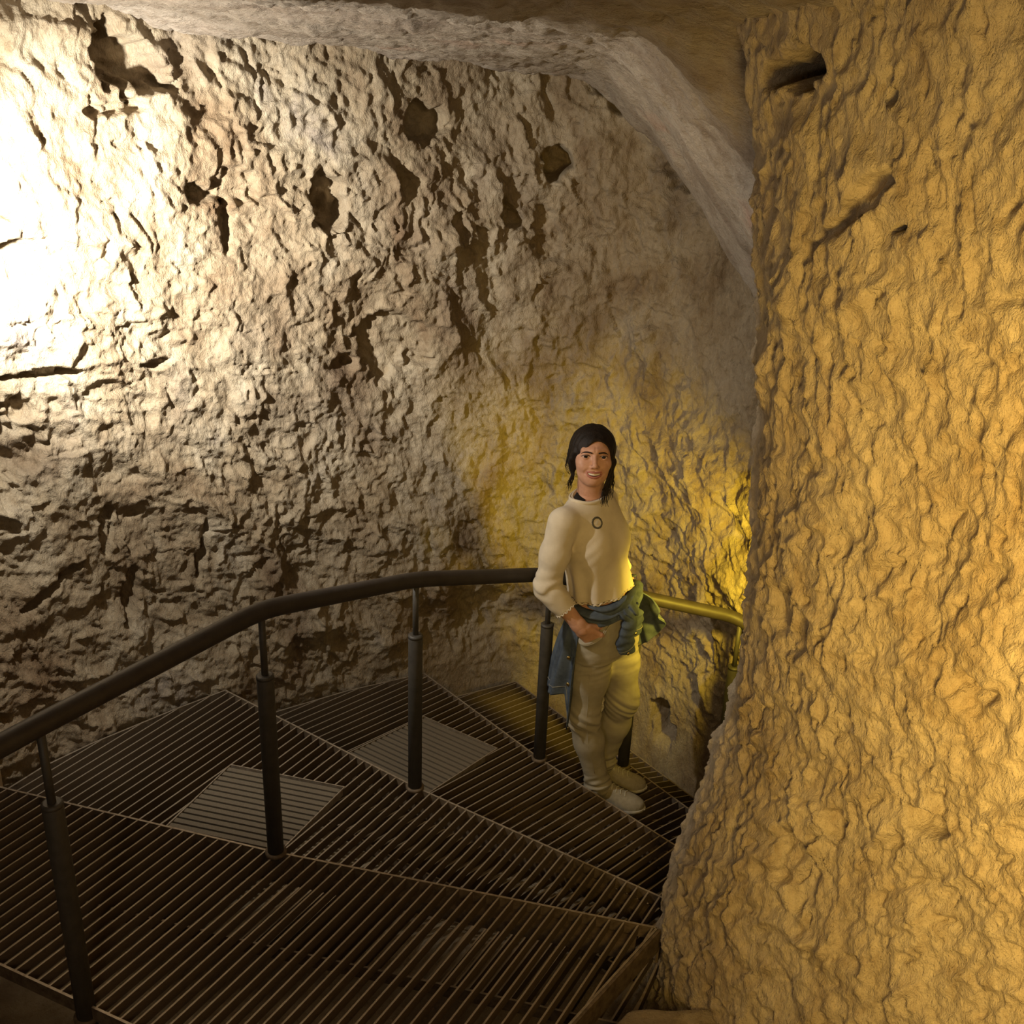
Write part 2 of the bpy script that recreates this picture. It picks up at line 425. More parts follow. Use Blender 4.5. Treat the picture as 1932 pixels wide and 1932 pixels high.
# smooth dressed stone block against the wall at the left end of the second tread
def rough_block(name, cx, cy, z0, sx, sy, sz, rot, mat):
    import bmesh
    bm = bmesh.new(); bmesh.ops.create_cube(bm, size=1.0)
    bmesh.ops.bevel(bm, geom=bm.edges[:], offset=0.035, segments=3, affect='EDGES')
    bmesh.ops.subdivide_edges(bm, edges=bm.edges[:], cuts=4, use_grid_fill=True)
    for v in bm.verts:
        n = math.sin(v.co.x * 7 + v.co.z * 5) * math.cos(v.co.y * 6 - v.co.z * 4)
        v.co = Vector((v.co.x * sx, v.co.y * sy, (v.co.z + 0.5) * sz)) * (1 + 0.012 * n)
    me = bpy.data.meshes.new(name); bm.to_mesh(me); bm.free()
    for p in me.polygons: p.use_smooth = True
    me.materials.append(mat)
    o = bpy.data.objects.new(name, me); o.location = (cx, cy, z0); o.rotation_euler = (0, 0, rot)
    return link(o)
sb = rough_block('stone_block_1', -2.02, 2.98, 0.50, 0.55, 0.16, 0.90, math.radians(-14), M_SLAB)
tag(sb, 'smooth tan dressed stone block at the left edge behind the handrail', 'stone block', kind='structure')

# ================================================================== THE METAL STAIR
def unit_box(name, top_mat, side_mat):
    v = [(x, y, z) for z in (-1, 0) for y in (-.5, .5) for x in (0, 1)]
    f = [(0, 2, 3, 1), (4, 5, 7, 6), (0, 1, 5, 4), (2, 6, 7, 3), (0, 4, 6, 2), (1, 3, 7, 5)]
    me = bpy.data.meshes.new(name); me.from_pydata(v, [], f); me.update()
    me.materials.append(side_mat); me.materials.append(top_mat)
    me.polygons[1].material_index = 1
    return me

def seg_clip(poly, p, d, holes=()):
    """pieces of the line p + t d inside polygon, minus holes"""
    def cuts(pl):
        ts = []
        n = len(pl)
        for k in range(n):
            a = np.array(pl[k]); b = np.array(pl[(k + 1) % n]); e = b - a
            den = d[0] * e[1] - d[1] * e[0]
            if abs(den) < 1e-9: continue
            q = a - p
            t = (q[0] * e[1] - q[1] * e[0]) / den; s = (q[0] * d[1] - q[1] * d[0]) / den
            if 0 <= s < 1: ts.append(t)
        ts.sort()
        return [(ts[i], ts[i + 1]) for i in range(0, len(ts) - 1, 2)]
    segs = cuts(poly)
    for h in holes:
        for (h0, h1) in cuts(h):
            new = []
            for (a, b) in segs:
                if h1 <= a or h0 >= b: new.append((a, b)); continue
                if h0 > a: new.append((a, h0))
                if h1 < b: new.append((h1, b))
            segs = new
    return [s for s in segs if s[1] - s[0] > 0.02]

def strip_mesh(paths, z, thick, depth):
    """upright flat bars swept along plan polylines"""
    V = []; F = []; top = []
    for pth in paths:
        pth = [np.array(q, float) for q in pth]
        n = len(pth); base = len(V)
        for k in range(n):
            t = pth[min(k + 1, n - 1)] - pth[max(k - 1, 0)]; t /= np.linalg.norm(t)
            nn = np.array([-t[1], t[0]]) * thick / 2
            for s, zz in ((1, z), (-1, z), (-1, z - depth), (1, z - depth)):
                V.append((*(pth[k] + s * nn), zz))
        for k in range(n - 1):
            a = base + 4 * k; b = a + 4
            for j in range(4):
                if j == 0: top.append(len(F))
                F.append((a + j, b + j, b + (j + 1) % 4, a + (j + 1) % 4))
        F.append((base, base + 1, base + 2, base + 3)); e = base + 4 * (n - 1); F.append((e + 3, e + 2, e + 1, e))
    return V, F, top

BAR_ME = unit_box('grating_bar', M_WORN_LIT, M_RUST)
SLAT_ME = unit_box('panel_slat', M_DUST, M_DUST)
BAR_T, BAR_D = 0.0055, 0.034

stair = empty('staircase', (-0.2, 3.0, 0.21))
tag(stair, 'dark rusty metal grating staircase winding down to the right', 'staircase')
SO = Vector(stair.location)

def place_bar(me, name, a, b, z, thick, depth, parent, poff):
    o = bpy.data.objects.new(name, me)
    dx, dy = b[0] - a[0], b[1] - a[1]
    o.location = Vector((a[0], a[1], z)) - poff
    o.rotation_euler = (0, 0, math.atan2(dy, dx))
    o.scale = (math.hypot(dx, dy), thick, depth)
    return link(o, parent)

def make_tread(label, poly, z, ang, frames, pitch=0.0405, holes=(), phase=0.0):
    V, F, top = strip_mesh(frames, z, 0.007, 0.045)
    fr = mesh_obj('tread', np.array(V) - np.array(SO), F, M_RUST, stair)
    fr.data.materials.append(M_WORN_LIT)
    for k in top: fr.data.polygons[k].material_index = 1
    fr['label'] = label
    a = math.radians(ang); d = np.array([math.cos(a), math.sin(a)]); n = np.array([-d[1], d[0]])
    offs = [np.dot(np.array(q), n) for q in poly]
    t = min(offs) + 0.012 + phase
    while t < max(offs):
        for (s0, s1) in seg_clip(poly, n * t, d, holes):
            p = n * t + d * s0; q = n * t + d * s1
            place_bar(BAR_ME, 'bar', p, q, z - 0.001, BAR_T, BAR_D, fr, SO)
        t += pitch
    return fr

zA, zB, zC, zD, zE = 0.94, 0.76, 0.57, 0.39, 0.21
A_nose = [(-1.97, 2.965), (-1.70, 2.90), (-0.72, 2.647), (0.483, 2.394)]
A_near = [(-2.05, 2.445), (-1.355, 2.157), (-0.10, 1.632)]
A_in = [(0.483, 2.394), (0.212, 2.041), (0.02, 1.80), (-0.10, 1.632)]
polyA = A_nose + A_in[1:-1] + A_near[::-1]
B_nose = [(-1.185, 3.811), (-0.318, 3.225), (0.576, 2.695)]
B_out = [(-1.185, 3.811), (-1.351, 3.656), (-1.60, 3.40), (-1.72, 3.25), (-1.80, 3.10)]
B_rear = [(-1.88, 2.72), (-0.76, 2.45), (0.40, 2.20)]
B_in = [(0.576, 2.695), (0.505, 2.43), (0.40, 2.20)]
polyB = B_out[::-1] + B_nose[1:] + B_in[1:-1] + B_rear[::-1]
C_nose = [(-0.385, 4.312), (0.166, 3.684), (0.701, 3.159)]
C_out = [(-0.385, 4.312), (-0.72, 4.135), (-0.989, 3.956), (-1.16, 3.82)]
C_rear = [(-1.23, 3.66), (-0.42, 3.08), (0.50, 2.55)]
C_in = [(0.701, 3.159), (0.62, 2.85), (0.50, 2.55)]
polyC = C_out[::-1] + C_nose[1:] + C_in[1:-1] + C_rear[::-1]
D_nose = [(0.056, 4.555), (0.834, 3.588)]
D_out = [(0.056, 4.555), (-0.21, 4.41), (-0.47, 4.25)]
D_rear = [(-0.47, 4.20), (0.08, 3.58), (0.62, 3.05)]
D_in = [(0.834, 3.588), (0.74, 3.3), (0.62, 3.05)]
polyD = D_out[::-1] + D_nose[1:] + D_in[1:-1] + D_rear[::-1]
E_out = [(0.02, 4.47), (0.30, 4.50), (0.582, 4.325), (0.918, 3.885), (1.06, 3.62)]
E_rear = [(0.02, 4.42), (0.76, 3.50)]
E_nose = [(1.06, 3.62), (0.90, 3.40)]
polyE = E_out + [E_nose[1]] + E_rear[::-1]

def rect_from(p0, p1, depth):
    """panel corners: front edge p0->p1, extended to the left of it by depth"""
    p0 = np.array(p0); p1 = np.array(p1); d = (p1 - p0) / np.linalg.norm(p1 - p0); n = np.array([-d[1], d[0]])
    return [tuple(p0), tuple(p1), tuple(p1 + n * depth), tuple(p0 + n * depth)]
sqB = [(-1.159 - 0.035, 2.974 - 0.11), (-0.721 - 0.05, 2.892 - 0.11), (-0.579, 3.204), (-1.031, 3.307)]
sqC = [(-0.622 - 0.07, 3.69 - 0.07), (-0.222 - 0.09, 3.495 - 0.10), (-0.019, 3.745), (-0.351, 3.955)]

make_tread('broad top landing grating nearest the viewer', polyA, zA, 60.5, [A_nose, A_in, A_near])
make_tread('second winder grating left of the nearest post', polyB, zB, 60.0, [B_nose, B_out, B_in, B_rear], holes=[sqB])
make_tread('third winder grating with its apex behind the middle post', polyC, zC, 44.0, [C_nose, C_out, C_in, C_rear], holes=[sqC], pitch=0.040)
make_tread('fourth winder grating under the person', polyD, zD, 37.0, [D_nose, D_out, D_in, D_rear], pitch=0.040)
make_tread('lowest winder grating against the far wall', polyE, zE, 18.0, [E_out, E_rear, E_nose], pitch=0.040)

def make_panel(sq, z, label):
    V, F, top = strip_mesh([[sq[0], sq[1], sq[2], sq[3], sq[0]]], z + 0.002, 0.006, 0.03)
    fr = mesh_obj('grating_panel', np.array(V) - np.array(SO), F, M_WORN_LIT, stair)
    fr['label'] = label
    p0 = np.array(sq[3]); p1 = np.array(sq[2]); d = (p1 - p0) / np.linalg.norm(p1 - p0); n = np.array([d[1], -d[0]])
    t = 0.024
    depth = 0.47
    while t < depth:
        for (s0, s1) in seg_clip(sq, p0 + n * t, d):
            if s1 - s0 > 0.04:
                place_bar(SLAT_ME, 'slat', p0 + n * t + d * (s0 + .004), p0 + n * t + d * (s1 - .004), z - 0.001, 0.020, 0.012, fr, SO)
        t += 0.0285
make_panel(sqB, zB, 'pale dusty inset panel at the foot of the nearer post')
make_panel(sqC, zC, 'pale dusty inset panel behind the middle post')

# stringer plates carrying the treads along the inner side
def stringer(path3, h=0.085, t=0.008):
    V = []; F = []
    for k, q in enumerate(path3):
        a = np.array(path3[max(k - 1, 0)]); b = np.array(path3[min(k + 1, len(path3) - 1)])
        d = (b - a)[:2]; d /= np.linalg.norm(d); n = np.array([-d[1], d[0]]) * t / 2
        q = np.array(q)
        for s, dz in ((1, 0.0), (-1, 0.0), (-1, -h), (1, -h)):
            V.append((q[0] + s * n[0], q[1] + s * n[1], q[2] + dz))
    for k in range(len(path3) - 1):
        for j in range(4):
            F.append((4 * k + j, 4 * k + 4 + j, 4 * k + 4 + (j + 1) % 4, 4 * k + (j + 1) % 4))
    F += [(0, 1, 2, 3), tuple(4 * (len(path3) - 1) + j for j in (3, 2, 1, 0))]
    mesh_obj('stringer', np.array(V) - np.array(SO), F, M_RUST, stair)
stringer([(-0.10, 1.625, zA + 0.004), (0.03, 1.795, zA + 0.004), (0.22, 2.036, zA + 0.004), (0.49, 2.385, zA + 0.004)])
stringer([(0.492, 2.39, zA - 0.05), (0.586, 2.69, zB + 0.004)])
stringer([(0.59, 2.70, zB - 0.05), (0.712, 3.155, zC + 0.004)])
stringer([(0.72, 3.17, zC - 0.05), (0.845, 3.58, zD + 0.004)])
# bearer angles below each nosing, resting on the rock
for (p, q, z) in (((-1.7, 2.86), (0.42, 2.37), zA), ((-1.1, 3.70), (0.50, 2.69), zB), ((-0.36, 4.22), (0.64, 3.16), zC), ((0.08, 4.45), (0.78, 3.58), zD)):
    V, F, top = strip_mesh([[p, q]], z - 0.036, 0.05, 0.05)
    mesh_obj('bearer', np.array(V) - np.array(SO), F, M_RUST, stair)

# ================================================================== THE RAILING
def tube(name, pts, radii, mat, parent=None, seg=14, off=Vector((0, 0, 0)), caps=True):
    pts = [np.array(p, float) for p in pts]
    if not hasattr(radii, '__len__'): radii = [radii] * len(pts)
    V = []; F = []
    t0 = pts[1] - pts[0]; t0 /= np.linalg.norm(t0)
    ref = np.array([0, 0, 1.0]) if abs(t0[2]) < 0.9 else np.array([1.0, 0, 0])
    n = np.cross(t0, ref); n /= np.linalg.norm(n)
    for k, p in enumerate(pts):
        t = pts[min(k + 1, len(pts) - 1)] - pts[max(k - 1, 0)]; t /= np.linalg.norm(t) + 1e-12
        n = n - t * np.dot(n, t); n /= np.linalg.norm(n); b = np.cross(t, n)
        for s in range(seg):
            a = 2 * math.pi * s / seg
            V.append(p + radii[k] * (math.cos(a) * n + math.sin(a) * b))
    for k in range(len(pts) - 1):
        for s in range(seg):
            F.append((k * seg + s, k * seg + (s + 1) % seg, (k + 1) * seg + (s + 1) % seg, (k + 1) * seg + s))
    if caps:
        F.append(tuple(range(seg))[::-1]); F.append(tuple((len(pts) - 1) * seg + s for s in range(seg)))
    return mesh_obj(name, np.array(V) - np.array(off), F, mat, parent, smooth=True)

def rounded(path, r=0.07, n=6):
    path = [np.array(p, float) for p in path]; out = [path[0]]
    for k in range(1, len(path) - 1):
        a, b, c = path[k - 1], path[k], path[k + 1]
        u = (a - b) / np.linalg.norm(a - b); v = (c - b) / np.linalg.norm(c - b)
        p0 = b + u * r; p1 = b + v * r
        for s in np.linspace(0, 1, n):
            out.append((1 - s) ** 2 * p0 + 2 * s * (1 - s) * b + s ** 2 * p1)
    return out + [path[-1]]

rail_root = empty('stair_railing', (-0.318, 3.22, zB))
tag(rail_root, 'dark steel stair railing with round handrail on slim two part posts', 'railing')
RO = Vector(rail_root.location)
RAIL = [(-1.40, 1.52, 1.816), (-1.08, 2.048, 1.816), (-0.700, 2.640, 1.816), (-0.315, 3.221, 1.634), (0.155, 3.694, 1.436), (0.535, 3.905, 1.248), (0.985, 3.93, 1.150), (1.22, 3.62, 1.02)]
def flat_shade_caps(o):
    for p in o.data.polygons:
        if len(p.vertices) > 4: p.use_smooth = False
flat_shade_caps(tube('handrail', rounded(RAIL, 0.085), 0.0275, M_RAIL, rail_root, 20, RO))
POSTS = [((-1.075, 2.040), 0.70, 1.816), ((-0.701, 2.640), zA, 1.816), ((-0.318, 3.220), zB, 1.634), ((0.160, 3.690), zC, 1.436), ((0.545, 3.905), zD, 1.248), ((0.975, 3.90), zE, 1.150)]
for k, ((x, y), zb, zt) in enumerate(POSTS):
    sleeve_top = zt - 0.225
    s = tube('post', [(x, y, zb), (x, y, sleeve_top - 0.004), (x, y, sleeve_top)], [0.0255, 0.0255, 0.0235], M_POST, rail_root, 18, RO)
    flat_shade_caps(s); s['label'] = 'thick grey lower tube of a railing post'
    r_ = tube('rod', [(x, y, sleeve_top - 0.03), (x, y, zt - 0.015)], 0.0105, M_POST, s, 12, RO)
    c_ = tube('collar', [(x, y, sleeve_top - 0.002), (x, y, sleeve_top + 0.006), (x, y, sleeve_top + 0.010)], [0.0262, 0.0262, 0.020], M_POST, s, 18, RO)
    zf = zb if k else zA - 0.05
    f_ = tube('foot_flange', [(x, y, zf - 0.004), (x, y, zf + 0.007), (x, y, zf + 0.010)], [0.034, 0.034, 0.028], M_RUST, s, 18, RO)
    for q in (r_, c_, f_): flat_shade_caps(q)

# ================================================================== THE PERSON
# ---- implicit-surface modelling: fields on a grid, skinned with surface nets ----
def smin(a, b, k):
    h = np.clip(0.5 + 0.5 * (b - a) / k, 0, 1)
    return b + (a - b) * h - k * h * (1 - h)
def smax(a, b, k):
    return -smin(-a, -b, k)

def cap(P, a, b, ra, rb, flat=None):
    """tapered capsule; flat = (axis, factor) squashes the section along axis"""
    a = np.array(a, np.float32); b = np.array(b, np.float32)
    ab = b - a; L = float(ab @ ab)
    q = P - a
    t = np.clip((q @ ab) / L, 0, 1)
    q = q - t[..., None] * ab
    if flat is not None:
        ax = np.array(flat[0], np.float32); ax = ax / np.linalg.norm(ax)
        c = q @ ax
        q = q + (c * (1.0 / flat[1] - 1.0))[..., None] * ax
    r = ra + t * (rb - ra)
    return (np.sqrt((q * q).sum(-1)) - r)

def ell(P, c, r, axes=None):
    q = P - np.array(c, np.float32)
    if axes is not None: q = q @ np.array(axes, np.float32).T
    r = np.array(r, np.float32)
    k = np.sqrt(((q / r) ** 2).sum(-1))
    return (k - 1) * float(r.min())

def chain(P, pts, rad, k=0.02, flat=None):
    d = None
    for i in range(len(pts) - 1):
        e = cap(P, pts[i], pts[i + 1], rad[i], rad[i + 1], flat)
        d = e if d is None else smin(d, e, k)
    return d

def loft(P, zs, cx, cy, w, f, ang, p=2.0):
    """upright body of elliptic sections; width axis = right-hand side, depth axis = facing"""
    z = P[..., 2]
    def it(v): return np.interp(z, zs, v).astype(np.float32)
    a = np.radians(it(ang)) if hasattr(ang, '__len__') else math.radians(ang)
    x = P[..., 0] - it(cx); y = P[..., 1] - it(cy)
    F = x * np.cos(a) + y * np.sin(a)
    R = x * np.sin(a) - y * np.cos(a)
    W = it(w); D = it(f)
    k = (np.abs(R / W) ** p + np.abs(F / D) ** p) ** (1.0 / p)
    d = (k - 1) * np.minimum(W, D)
    return np.maximum(d, np.maximum(zs[0] - z, z - zs[-1]))

def surface_nets(field, lo, hi, h):
    lo = np.array(lo, float); hi = np.array(hi, float)
    n = np.ceil((hi - lo) / h).astype(int) + 1
    ax = [lo[k] + h * np.arange(n[k]) for k in range(3)]
    # evaluate block by block, only where the surface can pass
    B = 10
    nb = -(-n // B)
    cen = [lo[k] + h * (B * np.arange(nb[k]) + (B - 1) / 2) for k in range(3)]
    C = np.stack(np.meshgrid(*cen, indexing='ij'), -1).astype(np.float32)
    fc = field(C)
    near = np.abs(fc) < h * B * 0.87 * 1.35 + 0.012
    f = np.repeat(np.repeat(np.repeat(fc, B, 0), B, 1), B, 2)[:n[0], :n[1], :n[2]].astype(np.float32)
    blk = np.argwhere(near)
    loc = np.stack(np.meshgrid(*[np.arange(B)] * 3, indexing='ij'), -1).reshape(-1, 3)
    for i in range(0, len(blk), 600):
        I = (blk[i:i + 600, None, :] * B + loc[None]).reshape(-1, 3)
        I = I[(I < n).all(1)]
        f[I[:, 0], I[:, 1], I[:, 2]] = field((lo + h * I).astype(np.float32))
    s = f < 0
    cnt = np.zeros(n - 1, np.int8)
    for a in (0, 1):
        for b in (0, 1):
            for c in (0, 1):
                cnt += s[a:n[0] - 1 + a, b:n[1] - 1 + b, c:n[2] - 1 + c]
    act = np.argwhere((cnt > 0) & (cnt < 8))
    idx = np.full(n - 1, -1, np.int64); idx[tuple(act.T)] = np.arange(len(act))
    corner = [(a, b, c) for a in (0, 1) for b in (0, 1) for c in (0, 1)]
    val = np.stack([f[act[:, 0] + a, act[:, 1] + b, act[:, 2] + c] for a, b, c in corner], 1)
    acc = np.zeros((len(act), 3)); num = np.zeros(len(act))
    for i in range(8):
        for j in range(i + 1, 8):
            ci = np.array(corner[i]); cj = np.array(corner[j])
            if np.abs(ci - cj).sum() != 1: continue
            m = (val[:, i] < 0) != (val[:, j] < 0)
            t = np.where(m, val[:, i] / np.where(m, val[:, i] - val[:, j], 1), 0)
            acc += m[:, None] * (ci + t[:, None] * (cj - ci)); num += m
    V = lo + h * (act + acc / num[:, None])
    Q = []
    for d in range(3):
        u, v = (d + 1) % 3, (d + 2) % 3
        sl0 = [slice(None)] * 3; sl1 = [slice(None)] * 3
        sl0[d] = slice(0, n[d] - 1); sl1[d] = slice(1, n[d])
        e = np.argwhere(s[tuple(sl0)] != s[tuple(sl1)])
        e = e[(e[:, u] > 0) & (e[:, v] > 0) & (e[:, u] < n[u] - 1) & (e[:, v] < n[v] - 1)]
        if not len(e): continue
        inside = s[tuple(e.T)]
        def at(du, dv):
            q = e.copy(); q[:, u] += du; q[:, v] += dv
            return idx[tuple(q.T)]
        quad = np.stack([at(-1, -1), at(0, -1), at(0, 0), at(-1, 0)], 1)
        quad[~inside] = quad[~inside][:, ::-1]
        Q.append(quad)
    return V, np.vstack(Q)

def sdf_obj(name, field, lo, hi, h, mat, parent, off):
    V, Q = surface_nets(field, lo, hi, h)
    return mesh_obj(name, V - np.array(off), Q, mat, parent, smooth=True)

def n3(P, k, seed=0):
    """cheap 3D wobble, about -1..1"""
    x, y, z = P[..., 0] * k, P[..., 1] * k, P[..., 2] * k
    return (vnoise(x + 3.1 * seed, z - y * 0.7, 400 + seed) + vnoise(y + 1.7 * seed, z + x * 0.6, 420 + seed)) * 0.7

# ---- materials ------------------------------------------------------------------
def skin_material():
    m, nt, b = new_mat('skin')
    n = add_noise(nt, 60, 4, 0.6)
    r = ramp(nt, n.outputs['Fac'], [(0.3, (0.47, 0.25, 0.165)), (0.7, (0.56, 0.315, 0.215))])
    a1 = nt.nodes.new('ShaderNodeAttribute'); a1.attribute_name = 'lip'
    c = mixc(nt, a1.outputs['Fac'], r.outputs[0], (0.37, 0.125, 0.095))
    a2 = nt.nodes.new('ShaderNodeAttribute'); a2.attribute_name = 'lash'
    c = mixc(nt, a2.outputs['Fac'], c, (0.03, 0.018, 0.012))
    nt.links.new(c, b.inputs['Base Color'])
    b.inputs['Roughness'].default_value = 0.5
    b.inputs['Specular IOR Level'].default_value = 0.35
    b.inputs['Subsurface Weight'].default_value = 0.08
    b.inputs['Subsurface Radius'].default_value = (0.006, 0.003, 0.002)
    return m
M_SKIN = skin_material()

def knit_material(name, col, dark):
    m, nt, b = new_mat(name)
    b.inputs['Roughness'].default_value = 0.9; b.inputs['Specular IOR Level'].default_value = 0.15
    n = add_noise(nt, 25, 4, 0.6)
    r = ramp(nt, n.outputs['Fac'], [(0.35, dark), (0.65, col)])
    nt.links.new(r.outputs[0], b.inputs['Base Color'])
    tc = nt.nodes.new('ShaderNodeTexCoord')
    wv = nt.nodes.new('ShaderNodeTexWave'); wv.inputs['Scale'].default_value = 75; wv.inputs['Distortion'].default_value = 0.6
    mp = nt.nodes.new('ShaderNodeMapping'); mp.inputs['Rotation'].default_value = (0, 0, math.radians(-40))
    nt.links.new(tc.outputs['Object'], mp.inputs[0]); nt.links.new(mp.outputs[0], wv.inputs[0])
    ch = bump(nt, b, wv.outputs['Fac'], 0.10, 0.0015)
    n4 = add_noise(nt, 420, 2, 0.5)
    bump(nt, b, n4.outputs['Fac'], 0.3, 0.001, ch)
    return m
M_KNIT = knit_material('cream_rib_knit', (0.64, 0.565, 0.44), (0.59, 0.515, 0.395))
M_PANTS = simple_mat('beige_twill', (0.36, 0.325, 0.25), 0.85, 0, (0.31, 0.275, 0.205), 20, 0.3, 500, spec=0.2, bdist=0.001)
M_DENIM = simple_mat('dark_denim', (0.092, 0.116, 0.150), 0.85, 0, (0.052, 0.066, 0.088), 26, 0.5, 420, spec=0.2)
M_STITCH = simple_mat('pale_stitch', (0.34, 0.32, 0.26), 0.8)
M_BRASS = simple_mat('brass_button', (0.75, 0.55, 0.22), 0.3, 1.0)
M_HAIR = simple_mat('dark_brown_hair', (0.016, 0.010, 0.007), 0.55, 0, (0.008, 0.006, 0.005), 40, 0.7, 240, spec=0.22)
M_BLACK = simple_mat('black_cotton', (0.008, 0.007, 0.008), 0.8)
M_SHOE = simple_mat('beige_knit_shoe', (0.33, 0.295, 0.22), 0.85, 0, (0.26, 0.23, 0.17), 60, 0.5, 380, spec=0.2)
M_SOLE = simple_mat('white_rubber', (0.55, 0.52, 0.45), 0.6)
M_LACE = simple_mat('shoe_lace', (0.50, 0.47, 0.36), 0.8)
M_TEETH = simple_mat('teeth', (0.82, 0.76, 0.66), 0.25)
M_EMB = simple_mat('dark_embroidery', (0.055, 0.048, 0.030), 0.8, 0, (0.11, 0.10, 0.07), 300)

def eye_material():
    m, nt, b = new_mat('eye')
    at = nt.nodes.new('ShaderNodeAttribute'); at.attribute_name = 'iris'
    r = ramp(nt, at.outputs['Fac'], [(0.0, (0.62, 0.56, 0.50)), (0.40, (0.62, 0.56, 0.50)), (0.46, (0.05, 0.025, 0.012)), (0.70, (0.09, 0.045, 0.02)), (0.76, (0.005, 0.004, 0.004))])
    nt.links.new(r.outputs[0], b.inputs['Base Color'])
    b.inputs['Roughness'].default_value = 0.08
    return m
M_EYE = eye_material()

# ---- skeleton (metres, world) -----------------------------------------------------
PER = empty('person', (0.49, 3.70, zD))
tag(PER, 'smiling dark haired person in cream knit top, beige trousers and denim jacket tied at waist', 'person')
PO = np.array(PER.location)
FA = -40.0                                               # facing of the trunk
fa = math.radians(FA)
Fv = np.array([math.cos(fa), math.sin(fa), 0]); Rv = np.array([math.sin(fa), -math.cos(fa), 0]); Uv = np.array([0, 0, 1.0])

HEAD_C = np.array([0.2865, 3.655, 1.948])                 # between the eyes, mid skull
to_cam = np.array([0, 0, CAM_Z]) - HEAD_C; to_cam /= np.linalg.norm(to_cam)
yaw = math.radians(7.0)
HF = np.array([to_cam[0] * math.cos(yaw) - to_cam[1] * math.sin(yaw), to_cam[0] * math.sin(yaw) + to_cam[1] * math.cos(yaw), to_cam[2]])
HF[2] -= 0.03; HF /= np.linalg.norm(HF)
HR = np.cross(np.array([0.02, 0, 1.0]), HF); HR /= np.linalg.norm(HR)      # picture-right of the face
HU = np.cross(HF, HR)
HAX = np.stack([HR, HU, HF])                             # rows: r, u, f
def hp(r, u, f): return HEAD_C + r * HR + u * HU + f * HF

NECK = np.array([0.293, 3.675, 1.775])
SH_R = np.array([0.188, 3.548, 1.722]); EL_R = np.array([0.142, 3.520, 1.472]); WR_R = np.array([0.284, 3.492, 1.312])
SH_L = np.array([0.350, 3.775, 1.722]); EL_L = np.array([0.385, 3.865, 1.50]); WR_L = np.array([0.485, 3.885, 1.335])
HIP_R = np.array([0.345, 3.605, 1.215]); KN_R = np.array([0.322, 3.600, 0.865]); AN_R = np.array([0.412, 3.655, 0.475])
HIP_L = np.array([0.435, 3.715, 1.215]); KN_L = np.array([0.486, 3.690, 0.885]); AN_L = np.array([0.440, 3.780, 0.500])

# trunk sections (heights bottom to top)
TZ = [1.10, 1.18, 1.25, 1.32, 1.40, 1.48, 1.56, 1.62, 1.68, 1.72, 1.755, 1.785, 1.81]
TX = [0.392, 0.390, 0.386, 0.376, 0.360, 0.342, 0.324, 0.312, 0.302, 0.298, 0.296, 0.295, 0.295]
TY = [3.662, 3.662, 3.662, 3.662, 3.662, 3.662, 3.662, 3.662, 3.664, 3.667, 3.670, 3.673, 3.675]

# ---- body: head and neck ------------------------------------------------------------
LIP_U = [(-0.0335, -0.0500, 0.0675), (-0.021, -0.0555, 0.0805), (-0.005, -0.0575, 0.0880), (0.005, -0.0575, 0.0880), (0.021, -0.0555, 0.0805), (0.0335, -0.0500, 0.0675)]
LIP_L = [(-0.0335, -0.0505, 0.0675), (-0.019, -0.0690, 0.0795), (0.0, -0.0745, 0.0850), (0.019, -0.0690, 0.0795), (0.0335, -0.0505, 0.0675)]
LIP_U = [tuple(p) for p in catmull(LIP_U, 13)[0]]; LIP_L = [tuple(p) for p in catmull(LIP_L, 13)[0]]
def head_local(P):
    q = (P - HEAD_C.astype(np.float32)) @ HAX.T.astype(np.float32)
    return q
def lip_dist(q):
    return np.minimum(chain(q, LIP_U, 0.0012 + 0.0020 * np.sin(np.linspace(0, math.pi, 13)), 0.002), chain(q, LIP_L, 0.0012 + 0.0027 * np.sin(np.linspace(0, math.pi, 13)), 0.002))
